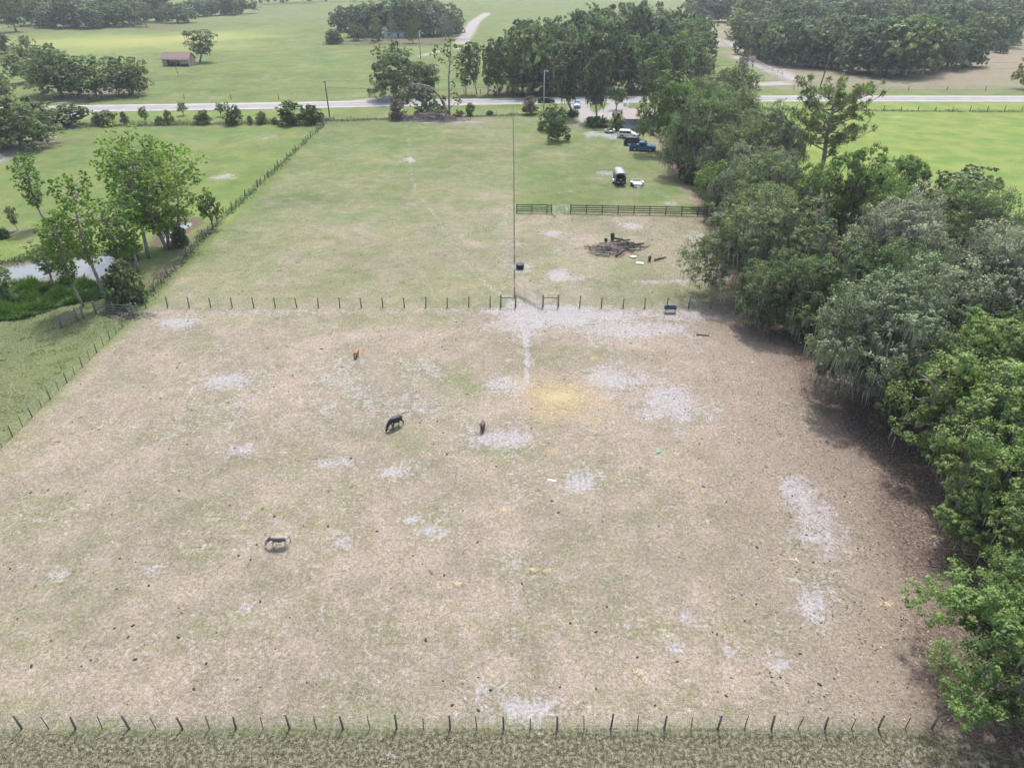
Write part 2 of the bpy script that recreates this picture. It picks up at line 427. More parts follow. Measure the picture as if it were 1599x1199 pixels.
gm = bpy.data.meshes.new('ground')
V = np.stack([X, Y, Z], 1).astype(np.float32)
idx = np.arange(nx * ny).reshape(ny, nx)
F = np.stack([idx[:-1, :-1], idx[:-1, 1:], idx[1:, 1:], idx[1:, :-1]], -1).reshape(-1, 4)
gm.vertices.add(len(V)); gm.vertices.foreach_set('co', V.ravel())
gm.loops.add(F.size); gm.loops.foreach_set('vertex_index', F.ravel().astype(np.int32))
gm.polygons.add(len(F)); gm.polygons.foreach_set('loop_start', np.arange(0, F.size, 4, dtype=np.int32))
gm.polygons.foreach_set('loop_total', np.full(len(F), 4, dtype=np.int32))
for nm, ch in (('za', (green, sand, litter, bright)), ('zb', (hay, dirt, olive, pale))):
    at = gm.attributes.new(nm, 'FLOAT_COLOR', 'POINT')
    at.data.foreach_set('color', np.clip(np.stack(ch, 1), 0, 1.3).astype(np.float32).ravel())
gm.update(calc_edges=True)
gm.polygons.foreach_set('use_smooth', np.ones(len(F), bool))

def ground_material():
    n = NT('pasture')
    geo = n.new('NewGeometry'); pos = geo.outputs['Position']
    za = n.new('Attribute', attribute_name='za'); zb = n.new('Attribute', attribute_name='zb')
    sa = n.new('SeparateColor'); n.L(za.outputs['Color'], sa.inputs[0])
    sb = n.new('SeparateColor'); n.L(zb.outputs['Color'], sb.inputs[0])
    g, s, l, br = sa.outputs[0], sa.outputs[1], sa.outputs[2], za.outputs['Alpha']
    h, d, o, pl = sb.outputs[0], sb.outputs[1], sb.outputs[2], zb.outputs['Alpha']
    nA = n.noise(.16, 6, .62, pos); nB = n.noise(.9, 6, .7, pos); nC = n.noise(4.5, 5, .75, pos); nD = n.noise(.035, 3, .5, pos)
    mp = n.new('Mapping'); n.L(pos, mp.inputs[0]); mp.inputs['Location'].default_value = (37, 91, 5)
    nA2 = n.noise(.22, 6, .65, mp.outputs[0]); nB2 = n.noise(1.6, 6, .72, mp.outputs[0]); nE = n.noise(13, 3, .7, mp.outputs[0])
    mix3 = n.math('ADD', n.math('MULTIPLY', nA, .5), n.math('MULTIPLY', nB, .5))
    tan = n.mix(n.ramp(nA2, .35, .65), (.385, .335, .262, 1), (.335, .295, .222, 1))
    tan = n.mix(n.ramp(nB2, .42, .7), tan, (.46, .41, .355, 1))
    grn = n.mix(n.ramp(nB, .40, .60), (.15, .215, .07, 1), (.175, .24, .095, 1))
    grn = n.mix(n.ramp(nD, .4, .62), grn, (.155, .245, .085, 1))
    mp2 = n.new('Mapping'); n.L(pos, mp2.inputs[0]); mp2.inputs['Scale'].default_value = (.9, .7, 1)
    nF = n.noise(.11, 7, .72, mp2.outputs[0], .6)
    grn = n.mix(n.ramp(nF, .40, .66, 0, .7), grn, (.275, .295, .13, 1))
    grn = n.mix(n.ramp(nF, .30, .44, .45, 0), grn, (.10, .19, .05, 1))
    def sel(m, noise, amp=1.6, k=2.2):
        x = n.math('ADD', m, n.math('MULTIPLY', n.math('SUBTRACT', noise, .5), amp))
        return n.math('MULTIPLY_ADD', n.math('SUBTRACT', x, .5), k, .5, clamp=True)
    col = n.mix(sel(g, mix3, 2.0, 1.3), tan, grn)
    nG = n.noise(.07, 5, .65, mp.outputs[0]); nH = n.noise(.45, 5, .7, mp.outputs[0])
    tint = n.mix(n.ramp(nG, .36, .62), (.90, .91, .86, 1), (1.08, 1.05, 1.02, 1))
    col = n.mix(1.0, col, tint, 'MULTIPLY')
    col = n.mix(1.0, col, n.mix(n.ramp(nH, .34, .64), (.86, .87, .84, 1), (1.08, 1.07, 1.06, 1)), 'MULTIPLY')
    brc = n.mix(n.ramp(nA, .38, .62), (.19, .305, .065, 1), (.30, .37, .095, 1))
    col = n.mix(n.math('MULTIPLY', sel(br, nA2, 1.0, 1.0), 1), col, brc)
    olc = n.mix(n.ramp(nC, .4, .6), (.125, .13, .07, 1), (.26, .24, .165, 1))
    col = n.mix(sel(o, nB2, .8, 1.3), col, olc)
    dc = n.mix(n.ramp(nB, .4, .62), (.32, .255, .195, 1), (.375, .31, .24, 1))
    col = n.mix(n.math('MULTIPLY', sel(d, nA, 1.2, 1.2), .8), col, dc)
    sm = n.math('ADD', n.math('MULTIPLY', nA2, .35), n.math('ADD', n.math('MULTIPLY', nB2, .4), n.math('MULTIPLY', nC, .25)))
    sndc = n.mix(n.ramp(nB, .35, .65), (.55, .54, .53, 1), (.48, .465, .455, 1))
    sndc = n.mix(n.ramp(nE, .5, .7), sndc, (.33, .31, .26, 1))
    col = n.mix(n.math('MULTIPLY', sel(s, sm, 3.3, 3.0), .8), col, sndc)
    col = n.mix(n.math('MULTIPLY', sel(h, mix3, 1.6, 1.6), .85), col, n.mix(n.ramp(nC, .42, .6), (.56, .44, .28, 1), (.47, .36, .23, 1)))
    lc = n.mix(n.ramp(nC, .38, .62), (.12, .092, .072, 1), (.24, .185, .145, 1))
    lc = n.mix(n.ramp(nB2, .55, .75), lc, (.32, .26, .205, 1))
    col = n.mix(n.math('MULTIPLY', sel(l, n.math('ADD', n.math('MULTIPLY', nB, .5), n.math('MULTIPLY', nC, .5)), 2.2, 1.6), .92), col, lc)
    col = n.mix(n.math('MULTIPLY', pl, .8), col, (.46, .49, .16, 1))
    # grain
    v = n.math('MULTIPLY', n.ramp(nC, .28, .72, .62, 1.34), n.ramp(nE, .25, .75, .64, 1.36))
    cb = n.new('CombineColor'); [n.L(v, cb.inputs[i]) for i in range(3)]
    col = n.mix(1.0, col, cb.outputs[0], 'MULTIPLY')
    col = n.mix(n.ramp(nE, .66, .76, 0, .3), col, (.66, .64, .58, 1))
    col = n.mix(1.0, col, (.64, .64, .69, 1), 'MULTIPLY')
    n.L(col, n.b.inputs['Base Color']); n.b.inputs['Roughness'].default_value = .95
    n.b.inputs['Specular IOR Level'].default_value = .1
    n.bump(n.math('ADD', n.math('MULTIPLY', nC, .7), n.math('MULTIPLY', nE, .3)), .7, .12)
    return n.m
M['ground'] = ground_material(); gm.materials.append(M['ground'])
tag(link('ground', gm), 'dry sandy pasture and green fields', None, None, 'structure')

def smooth_line(line, step):
    """Catmull-Rom resample"""
    pts = [Vector((p[0], p[1], 0)) for p in line]; out = []
    for i in range(len(pts) - 1):
        p0 = pts[max(i - 1, 0)]; p1 = pts[i]; p2 = pts[i + 1]; p3 = pts[min(i + 2, len(pts) - 1)]
        n = max(1, int((p2 - p1).length / step))
        for k in range(n):
            t = k / n
            out.append(.5 * ((2 * p1) + (p2 - p0) * t + (2 * p0 - 5 * p1 + 4 * p2 - p3) * t * t + (3 * p1 - p0 - 3 * p2 + p3) * t ** 3))
    out.append(pts[-1]); return out

def ribbon(name, line, offs, z, m, parent=None, dash=None):
    b = MB(); L_ = smooth_line(line, 4); n = len(L_)
    nr = []
    for i in range(n):
        t = (L_[min(i + 1, n - 1)] - L_[max(i - 1, 0)]).normalized(); nr.append(Vector((-t.y, t.x, 0)))
    for i in range(n - 1):
        if dash and i % dash[0] >= dash[1]: continue
        a, c = L_[i], L_[i + 1]
        q = [a + nr[i] * offs[0], c + nr[i + 1] * offs[0], c + nr[i + 1] * offs[1], a + nr[i] * offs[1]]
        for v in q: v.z = z
        b.add(q, [(3, 2, 1, 0)])
    return b.build(name, m, parent)

def asphalt():
    n = NT('asphalt'); geo = n.new('NewGeometry')
    a = n.noise(.25, 5, .6, geo.outputs['Position']); b_ = n.noise(6, 3, .6, geo.outputs['Position'])
    c = n.mix(n.ramp(a, .35, .65), (.20, .20, .205, 1), (.25, .25, .255, 1))
    c = n.mix(n.ramp(b_, .4, .7, 0, .35), c, (.2, .2, .2, 1))
    n.L(c, n.b.inputs['Base Color']); n.b.inputs['Roughness'].default_value = .9
    return n.m
M['asphalt'] = asphalt(); M['shoulder'] = mat('paved_shoulder', (.33, .325, .32), .95, var=.12, scale=.4)
M['wline'] = mat('road_paint', (.75, .75, .73), .7); M['yline'] = mat('yellow_road_paint', (.55, .43, .08), .7)
tag(ribbon('road_shoulder', road_c, (-5.6, 5.6), .06, M['shoulder']), None, None, None, 'structure')
tag(ribbon('road', road_c, (-3.9, 3.9), .072, M['asphalt']), None, None, None, 'structure')
for off in (-3.65, 3.55): tag(ribbon('road_edge_line', road_c, (off, off + .12), .078, M['wline']), None, None, None, 'structure')
tag(ribbon('road_centre_line', road_c, (-.08, .08), .078, M['yline'], dash=(3, 1)), None, None, None, 'structure')

def water():
    n = NT('pond_water'); geo = n.new('NewGeometry')
    n.b.inputs['Base Color'].default_value = (.16, .17, .165, 1); n.b.inputs['Roughness'].default_value = .08
    n.b.inputs['Specular IOR Level'].default_value = 1.0
    x = n.noise(2.0, 3, .5, geo.outputs['Position']); n.bump(x, .15, .02)
    return n.m
M['water'] = water()
b = MB(); c = pond_poly.mean(0)
b.add([(*(c + (p - c) * 1.02), -.16) for p in pond_poly], [tuple(range(len(pond_poly)))])
tag(b.build('pond', M['water']), 'shallow pale pond behind the tall lime green trees', None, None, 'structure')
b = MB(); b.add([(*p, -.16) for p in pond2_poly], [tuple(range(len(pond2_poly)))])
tag(b.build('pond', M['water']), 'small second pool at the foot of the big bright tree', None, None, 'structure')
# ---------------------------------------------------------------- vegetation
M['oakf'] = leafmat('pale_far_leaf', (.07, .11, .05), (.20, .26, .13), transl=.3)
def unit(a): return a / np.maximum(np.linalg.norm(a, axis=-1, keepdims=True), 1e-9)

def leaf_quads(cen, nrm, size, asp=.55, r=None):
    N = len(cen); t = unit(np.cross(nrm, unit(r.normal(size=(N, 3)))))
    b = np.cross(nrm, t); s = size[:, None]
    V = np.stack([cen - t * s, cen - b * s * asp, cen + t * s, cen + b * s * asp], 1)
    return V.reshape(-1, 3)

def clump_leaves(r, centers, radii, nb, nl, size, flat=.7, up=.25):
    """clumps -> bunches -> leaves; returns quads and a per-leaf tone"""
    K = len(centers)
    d = unit(r.normal(size=(K, nb, 3)) + np.array([0, 0, up])); rad = radii[:, None, None] * (.62 + .42 * r.random((K, nb, 1)))
    bc = centers[:, None, :] + d * rad * np.array([1, 1, flat])
    br = radii[:, None] * (.15 + .15 * r.random((K, nb)))
    e = unit(r.normal(size=(K, nb, nl, 3))); off = e * (r.random((K, nb, nl, 1)) ** .5) * br[:, :, None, None] * np.array([1, 1, .75])
    c = (bc[:, :, None, :] + off).reshape(-1, 3)
    n = unit(e * .9 + d[:, :, None, :] * .5 + np.array([0, 0, .45]) + r.normal(size=e.shape) * .45).reshape(-1, 3)
    tone = np.clip(.52 + .6 * (r.random((K, 1, 1)) - .5) + .75 * (r.random((K, nb, 1)) - .5) + .35 * (r.random((K, nb, nl)) - .5), 0, 1).reshape(-1)
    s = size * (.65 + .7 * r.random(len(c)))
    return leaf_quads(c, n, s, .55, r), tone

def spread(r, n, fn, mind):
    out = []
    tries = 0
    while len(out) < n and tries < n * 60:
        p = fn(); tries += 1
        m_ = mind * (1 - .6 * tries / (n * 60))
        if all((p[0] - q[0]) ** 2 + (p[1] - q[1]) ** 2 + (p[2] - q[2]) ** 2 > m_ * m_ for q in out): out.append(p)
    return np.array(out)

def limb(p0, p1, r0, r1, r, sag=.15, n=5):
    p0 = np.array(p0); p1 = np.array(p1); L = np.linalg.norm(p1 - p0)
    out = []; j = r.normal(size=3) * L * .07
    for i in range(n):
        t = i / (n - 1); q = p0 + (p1 - p0) * t + j * sin(pi * t) + np.array([0, 0, sag * L * sin(pi * t)])
        out.append(q)
    return out, [r0 + (r1 - r0) * (i / (n - 1)) ** .8 for i in range(n)]

PROTO = {}
def proto(kind, R, H, trunk, crown, moss=None): PROTO.setdefault(kind, []).append((R, H, trunk, crown, moss))

def make_oak(kind, seed, R, H, n, nb, nl, size, leaf, bark, moss=0, crad=.21, low=.3, tr=.45, lobes=.35, fork=.2):
    r = np.random.default_rng(seed); ph = r.random(4) * 6.28
    def env(a): return R * (1 - lobes / 2 + lobes * (.5 * sin(2 * a + ph[0]) + .3 * sin(3 * a + ph[1]) + .2 * sin(5 * a + ph[2])))
    def fn():
        a = r.random() * 6.28; Ra = env(a) * .86; q = r.random()
        rr = Ra * (q ** .5)
        top = H * (.40 + .46 * max(0, 1 - (rr / Ra) ** 2) ** .5 + .07 * sin(3 * a + rr * 1.3 + ph[3]) + .06 * sin(5 * a - rr + ph[2]))
        bot = H * (low + .1 * (1 - rr / Ra))
        z = top - (top - bot) * (r.random() ** 2.0) * .9
        return (rr * cos(a), rr * sin(a), z)
    cen = spread(r, n, fn, R * crad * 1.15)
    rad = R * crad * (.5 + .95 * r.random(len(cen)) ** 1.3)
    V, tone = clump_leaves(r, cen, rad, nb, nl, size)
    crown = quadmesh(kind + '_crown', V, leaf, tone)
    b = MB(); fz = H * fork
    nl_ = 6; mains = []
    b.tube([(0, 0, -.3), (0, 0, .3), (.1 * r.normal(), .1 * r.normal(), fz * .6), (0, 0, fz)], [tr * 1.5, tr * 1.1, tr * .9, tr * .85], 8)
    for i in range(nl_):
        a = 6.28 * i / nl_ + r.normal() * .3; Ra = env(a) * .55
        pts, rd = limb((0, 0, fz * .9), (Ra * cos(a), Ra * sin(a), H * (.45 + .2 * r.random())), tr * .62, tr * .25, r, .1, 6)
        b.tube(pts, rd, 6); mains.append(pts)
    al = np.array([q for m_ in mains for q in m_[2:]])
    for c in cen:
        d = np.linalg.norm(al - c, axis=1) + np.maximum(0, al[:, 2] - c[2]) * .7
        p = al[d.argmin()]
        pts, rd = limb(p, c, tr * .2, tr * .05, r, .06, 4); b.tube(pts, rd, 4, cap=False)
    trunk = b.mesh(kind + '_trunk', bark)
    mm = None
    if moss:
        k = r.integers(0, len(cen), moss); e = unit(r.normal(size=(moss, 3))) * np.array([1, 1, .5])
        top = cen[k] + e * rad[k][:, None] * .95; top[:, 2] -= rad[k] * .1
        a = r.random(moss) * 3.14; wv = .025 + .05 * r.random(moss)
        t = np.stack([np.cos(a), np.sin(a), 0 * a], 1) * wv[:, None]; ln = (.35 + 1.1 * r.random(moss))
        dn = np.stack([r.normal(size=moss) * .06, r.normal(size=moss) * .06, -np.ones(moss)], 1) * ln[:, None]
        Vm = np.stack([top - t, top + t, top + dn + t * .25, top + dn - t * .25], 1).reshape(-1, 3)
        mm = quadmesh(kind + '_moss', Vm, M['moss'], np.clip(r.random(moss), 0, 1))
    proto(kind, R, H, trunk, crown, mm)

for s_ in (1, 2, 3): make_oak('oak', s_, 8.5, 11, 84, 36, 26, .10, M['oak'], M['bark'], moss=3000, lobes=.5, crad=.19, low=.2)
for s_ in (4, 5): make_oak('bright_oak', s_, 8.5, 11, 80, 36, 30, .10, M['oakb'], M['bark'], moss=900, lobes=.55, crad=.17, low=.22)
for s_ in (6, 7): make_oak('mossy_oak', s_, 8.5, 11, 84, 34, 26, .10, M['oaks'], M['palebark'], moss=5500, lobes=.5, crad=.18, low=.24)
make_oak('edge_oak', 8, 6.5, 8, 44, 40, 36, .075, M['oakb'], M['bark'], moss=60, lobes=.6, crad=.2, low=.35)
for s_ in (11, 12, 13): make_oak('mid_oak', s_, 8, 12, 56, 24, 14, .21, M['oak'], M['bark'], moss=350, low=.06, fork=.14)
for s_, lm in ((14, 'oakd'), (15, 'oak'), (16, 'oakd'), (24, 'oakf'), (25, 'oakd')): make_oak('far_oak', s_, 8, 10, 56, 15, 11, .34, M[lm], M['bark'], low=.04, crad=.21, fork=.12, lobes=.4)
make_oak('small_tree', 17, 4, 6, 30, 18, 14, .15, M['oakb'], M['bark'], low=.25, tr=.2)
make_oak('round_bush', 18, 3.2, 4.2, 34, 24, 18, .11, M['shrub'], M['bark'], low=.06, tr=.12, crad=.24, lobes=.2, fork=.1)
make_oak('yellow_tree', 19, 7, 9, 44, 20, 14, .2, M['autumn'], M['bark'], low=.06, tr=.3)
make_oak('withered_tree', 20, 6, 10, 30, 14, 12, .15, M['dry'], M['palebark'], low=.25, tr=.28, crad=.14, moss=700, lobes=.5)

def make_tall(kind, seed, R, H, n, nb, nl, size, leaf, bark, base=.3, stems=1, tr=.22, cr=.22, moss=0, shape=1.0):
    """slender trees: foliage carried along one or more tall stems"""
    r = np.random.default_rng(seed); b = MB(); cen = []
    for k in range(stems):
        a = r.random() * 6.28; lean = R * (.15 if stems == 1 else .5)
        hh = H * (1 if k == 0 else .75 + .2 * r.random())
        tip = np.array([cos(a) * lean, sin(a) * lean, hh])
        pts, rd = limb((cos(a) * .2 * (stems > 1), sin(a) * .2 * (stems > 1), -.2), tip, tr, tr * .15, r, 0, 8); b.tube(pts, rd, 6)
        pts = np.array(pts); m_ = n // stems
        for i in range(m_):
            t = base + (1 - base) * (i + r.random() * .8) / m_
            p = np.array([np.interp(t * hh, pts[:, 2], pts[:, j]) for j in range(3)])
            ww = R * (.35 + .65 * sin(pi * min(1, (1 - t) * shape / (1 - base) * .8 + .2)) ) * (.45 + .55 * r.random())
            a2 = i * 2.4 + r.random() * .8
            c = p + np.array([cos(a2) * ww * .8, sin(a2) * ww * .8, R * .15 + r.random() * R * .25])
            if i > m_ - 3: c = p + np.array([0, 0, R * .05])
            cen.append(c)
            q, rq = limb(p, c, tr * .25, tr * .06, r, -.05, 4); b.tube(q, rq, 4, cap=False)
    cen = np.array(cen); rad = R * cr * (.6 + .7 * r.random(len(cen)))
    V, tone = clump_leaves(r, cen, rad, nb, nl, size, .75)
    mm = None
    if moss:
        k = r.integers(0, len(cen), moss); e = unit(r.normal(size=(moss, 3)))
        top = cen[k] + e * rad[k][:, None] * .9; a = r.random(moss) * 3.14
        t = np.stack([np.cos(a), np.sin(a), 0 * a], 1) * (.05 + .06 * r.random(moss))[:, None]; ln = .6 + 1.4 * r.random(moss)
        dn = np.stack([r.normal(size=moss) * .05, r.normal(size=moss) * .05, -np.ones(moss)], 1) * ln[:, None]
        mm = quadmesh(kind + '_moss', np.stack([top - t, top + t, top + dn + t * .2, top + dn - t * .2], 1).reshape(-1, 3), M['moss'], r.random(moss))
    proto(kind, R, H, b.mesh(kind + '_trunk', bark), quadmesh(kind + '_crown', V, leaf, tone), mm)

make_tall('lime_tree', 31, 2.6, 12, 90, 11, 13, .105, M['airy'], M['palebark'], base=.26, cr=.21)
make_tall('lime_tree', 32, 2.6, 12, 80, 11, 13, .105, M['airy'], M['palebark'], base=.32, cr=.20)
make_tall('broad_lime_tree', 33, 5.5, 13, 260, 13, 14, .115, M['airy'], M['palebark'], base=.10, stems=5, cr=.145, tr=.22)
make_tall('cedar', 34, 3.5, 14, 70, 20, 14, .17, M['cypress'], M['palebark'], base=.22, cr=.27, tr=.3, moss=500, shape=.9)
make_tall('slim_tree', 35, 3.2, 12, 40, 16, 13, .18, M['oak'], M['palebark'], base=.25, cr=.3, tr=.22, moss=200)
make_tall('slim_tree', 36, 3.2, 12, 42, 16, 13, .18, M['oakb'], M['palebark'], base=.15, cr=.28, tr=.22, moss=100)

def make_shrub(kind, seed, R, H, leaf, size=.10, n=30, nb=16, nl=16):
    r = np.random.default_rng(seed); b = MB()
    def fn():
        a = r.random() * 6.28; z = .12 + .8 * r.random(); rr = R * .85 * (sin(pi * min(1, z * .75 + .28)) ** .6) * r.random() ** .5
        return (rr * cos(a), rr * sin(a), z * H)
    cen = spread(r, n, fn, R * .25); rad = R * .27 * (.7 + .6 * r.random(len(cen)))
    V, tone = clump_leaves(r, cen, rad, nb, nl, size, .95, .15)
    for c in cen[::2]: b.tube([(c[0] * .1, c[1] * .1, -.05), (c[0] * .5, c[1] * .5, c[2] * .5), tuple(c)], [.06, .04, .015], 4)
    proto(kind, R, H, b.mesh(kind + '_stem', M['bark']), quadmesh(kind + '_foliage', V, leaf, tone))
for s_ in (41, 42, 43): make_shrub('shrub', s_, 1.6, 3.0, M['shrub'])
make_shrub('flowering_shrub', 44, 1.8, 4.2, M['myrtle'], .11)
make_shrub('low_bush', 45, 1.6, 1.5, M['shrub'], .10)
make_shrub('dark_bush', 46, 2.8, 3.4, M['oak'], .12, 44, 24, 22)

# a flat-topped pine with bare crooked limbs and tufts of needles at their ends
def make_pine():
    r = np.random.default_rng(52); b = MB(); H = 18; R = 7; tips = []
    tr = [(0, 0, -.3), (.3, 0, 4), (.1, .2, 8), (.7, 0, 11.5), (1.0, .2, 14.5), (1.2, 0, 16.5)]
    b.tube(tr, [.5, .42, .36, .3, .2, .1], 8); T = np.array(tr)
    for i in range(30):
        z = 8.2 + 8.0 * (i / 29) ** .8; p = np.array([np.interp(z, T[:, 2], T[:, j]) for j in range(3)])
        a = i * 2.4 + r.random() * .7; L_ = (6.4 if z < 13.5 else 5.6) * (.65 + .4 * r.random()) * (1.0 if z > 10 else .85)
        rise = 1.6 + (r.random() - .3) * 1.6 + (.8 if z > 13 else 0)
        e = p + np.array([cos(a) * L_, sin(a) * L_, rise]); e[2] = min(e[2], 18 - .035 * (L_ ** 2) + r.random() * .4)
        pts, rd = limb(p, e, .13, .04, r, -.08, 6); b.tube(pts, rd, 5)
        for t in (.35, .55, .7, .85, 1.0):
            q = np.array(pts)[min(5, int(t * 5))]
            for k in range(3 if t > .5 else 2):
                a3 = a + r.normal() * 1.1; g = q + np.array([cos(a3), sin(a3), .35 + .5 * r.random()]) * (.6 + 1.3 * r.random())
                s_, rs = limb(q, g, .045, .018, r, 0, 3); b.tube(s_, rs, 4, cap=False); tips.append(g)
    tips = np.array(tips)[::1]; K = len(tips); nn = 46
    tips = tips[r.random(K) < .66]; K = len(tips)
    d = unit(r.normal(size=(K, nn, 3)) + np.array([0, 0, .5])); ln = .34 + .25 * r.random((K, nn, 1))
    c = tips[:, None, :] + d * ln * .7; side = unit(np.cross(d, r.normal(size=d.shape))) * .06
    V = np.stack([c - d * ln * .5, c + side, c + d * ln * .6, c - side], 2).reshape(-1, 3)
    tone = np.clip(.45 + .5 * (r.random((K, 1)) - .5) + .4 * (r.random((K, nn)) - .5), 0, 1).reshape(-1)
    proto('pine', R, H, b.mesh('pine_trunk', M['pinebark']), quadmesh('pine_crown', V, M['pine'], tone))
make_pine()

KINDNAME = dict(oak='oak_tree', bright_oak='oak_tree', mossy_oak='oak_tree', edge_oak='oak_tree', mid_oak='oak_tree', far_oak='oak_tree', small_tree='small_tree',
                round_bush='round_bush', yellow_tree='yellowing_tree', withered_tree='withered_tree', lime_tree='slender_tree', broad_lime_tree='broad_tree', cedar='cedar_tree',
                slim_tree='slim_tree', shrub='shrub', flowering_shrub='flowering_shrub', low_bush='bush', dark_bush='bush', pine='pine_tree')
kcount = {}
def plant(kind, loc, R, H, label, group=None, cat=None):
    i = kcount.get(kind, 0); kcount[kind] = i + 1
    pr, ph, tk, cr, ms = PROTO[kind][i % len(PROTO[kind])]
    nm = KINDNAME[kind]
    c = cat or ('bush' if 'bush' in nm or 'shrub' in nm else 'tree')
    t = thing(nm, label, c, (loc[0], loc[1], 0), rnd.random() * 6.28, group)
    t.scale = (R / pr, R / pr, H / ph)
    link('stem' if c == 'bush' else 'trunk', tk, t); link('foliage' if c == 'bush' else 'crown', cr, t)
    if ms: tag(link('hanging_moss', ms, t), kind='stuff')
    return t

def tree(kind, px, py, top, wpx, label, group=None):
    p = G(px, py); H = max(1.0, height_at(p, top)); R = wpx * mpp(Vector((p.x, p.y, H * .5))) / 2
    if kind == 'far_oak': R *= rnd.uniform(1.2, 1.75); H *= rnd.uniform(.8, 1.1)
    if kind == 'mid_oak': R *= rnd.uniform(1.12, 1.42); H *= rnd.uniform(.9, 1.04)
    if kind in ('shrub', 'flowering_shrub', 'low_bush'): R *= 1.35; H *= 1.08
    return plant(kind, p, R, H, label, group)

# the belt of live oaks along the right side of the paddocks (x, y, radius, height)
belt = [
 ('bright_oak', 38.5, 50, 7.5, 11, 'light oak wedged between the mossy oak and the broad bright one'),
 ('oak', 37, 66, 8.0, 11, 'dark green oak between the two silvery mossy crowns'),
 ('bright_oak', 33.4, 35.0, 7.0, 8.6, 'leafy oak low over the dark litter, behind the nearest low oak'),
 ('oak', 29.8, 69.5, 6.0, 8.5, 'low dark oak spreading over the litter just below the end of the middle fence'),
 ('edge_oak', 33.0, 29, 5.8, 8.0, 'leafy low oak rising just behind the nearest one'),
 ('edge_oak', 27.6, 24.6, 7.5, 8.6, 'nearest low bright green oak hanging over the right end of the front fence'),
 ('bright_oak', 35, 16, 7, 9.5, 'bright oak in the bottom right corner, closest to the rough grass strip'),
 ('bright_oak', 33.8, 42, 9.0, 10.8, 'broad bright green oak above the dark bare litter at the right edge'),
 ('oak', 44, 30, 8, 11, 'dark oak cut by the right edge, behind the low front oak'),
 ('mossy_oak', 33.5, 56, 9.0, 12.0, 'grey green oak hung with moss, its branches reaching left over the brown ground'),
 ('bright_oak', 46, 47, 8.5, 12.5, 'light green oak at the right edge beside the grey mossy crowns'),
 ('mossy_oak', 45, 62, 9.5, 13, 'widest silvery oak draped with moss at the right edge of the grove'),
 ('oak', 30.8, 79, 9.6, 12.0, 'big dark oak spreading over the right end of the middle fence'),
 ('mossy_oak', 43.5, 76, 8.5, 13, 'pale mossy oak between the dark oak and the right field'),
 ('bright_oak', 43, 90, 8.5, 14.5, 'tall bright oak in the middle of the grove below the pine'),
 ('mossy_oak', 55, 70, 7.5, 11, 'small silvery oak on the field side at the right edge'),
 ('oak', 54.5, 84, 8.0, 12, 'oak on the field side of the grove with a ragged upper edge'),
 ('slim_tree', 60, 93, 4.5, 10.5, 'slim open tree standing out into the bright right field'),
 ('bright_oak', 53, 97, 7.5, 12.5, 'open leafy oak right of the pine with the field showing through'),
 ('oak', 34, 95, 8.5, 12.5, 'dark oak right beside the end of the board fence'),
 ('mossy_oak', 38, 108, 7.5, 11.5, 'moss draped oak just left of the pine'),
 ('oak', 40, 121, 8.0, 12.5, 'oak with a leaning crown above the white debris'),
 ('bright_oak', 32.5, 112, 5.5, 8.0, 'small bright tree leaning over the end of the board fence'),
 ('oak', 35.5, 136, 9.5, 14.5, 'dense dark oak above the yard with its trunk showing'),
 ('mossy_oak', 47, 134, 7.5, 12.5, 'grey mossy oak left of the pine at the edge of the bright field'),
 ('bright_oak', 34.5, 153, 8.3, 14.5, 'tall rounded oak with a light top right of the parked trucks'),
 ('oak', 44, 152, 8.5, 14.5, 'dark oak behind the tall rounded oak of the yard'),
 ('oak', 42.5, 167, 7.0, 13, 'oak crown directly right of the pale house'),
 ('mossy_oak', 50, 170, 7.0, 11, 'silvery oak near the road at the corner of the bright field'),
 ('slim_tree', 39, 186, 5.0, 11.5, 'slim mossy tree behind the pale house near the road'),
 ('bright_oak', 47, 190, 6.0, 9.5, 'low oak beside the road right of the house'),
]
for k, x_, y_, r_, h_, lb in belt: plant(k, (x_, y_), r_, h_, lb, 'live oaks along the right side of the paddocks')
plant('pine', (48.0, 112), 6.8, 19.0, 'tall flat topped pine with bare crooked limbs rising over the oaks')

# left: slender lime green trees round the pond
gl = 'bright green trees round the pond'
for k, a in (('lime_tree', (74, 352, 248, 50, 'slim lime green tree on the far bank, leaning left of the pond')),
             ('lime_tree', (171, 473, 284, 80, 'tallest slender lime green tree in front of the pond with a rounded tip')),
             ('lime_tree', (131, 478, 344, 62, 'slender tree with a thin trunk crossing the middle of the pond')),
             ('lime_tree', (84, 452, 385, 58, 'short yellow green tree at the left part of the pond')),
             ('lime_tree', (104, 440, 352, 62, 'loose leafy tree between the short yellow one and the pond')),
             ('broad_lime_tree', (262, 388, 221, 138, 'broad tall bright green tree by the left fence, biggest at the pond')),
             ('lime_tree', (232, 402, 255, 80, 'narrow lime tree touching the left side of the broad one')),
             ('lime_tree', (216, 424, 312, 74, 'lime tree below the broad one with its crown over the bank')),
             ('lime_tree', (200, 445, 332, 84, 'thin light tree right of the tallest slender one')),
             ('slim_tree', (28, 360, 326, 18, 'tiny grey green sapling on the dry far bank of the pond')),
             ('lime_tree', (92, 352, 328, 14, 'stunted sapling right of the slim leaning tree')),
             ('small_tree', (333, 358, 297, 50, 'small round dark tree standing on the left fence line')),
             ('low_bush', (4, 372, 358, 18, 'low bush cut by the left edge above the pond')),
             ('slim_tree', (6, 470, 412, 60, 'dark thin tree at the left edge, branches over the water'))):
    tree(k, *a, group=gl)
tree('dark_bush', 200, 474, 413, 64, 'large dark round bush at the corner of the wire fence by the pond')
tree('dark_bush', 283, 384, 352, 28, 'dark bush hugging the trunk of the broad bright tree')
tree('low_bush', 200, 490, 478, 16, 'greyish weed clump at the corner posts below the dark bush')

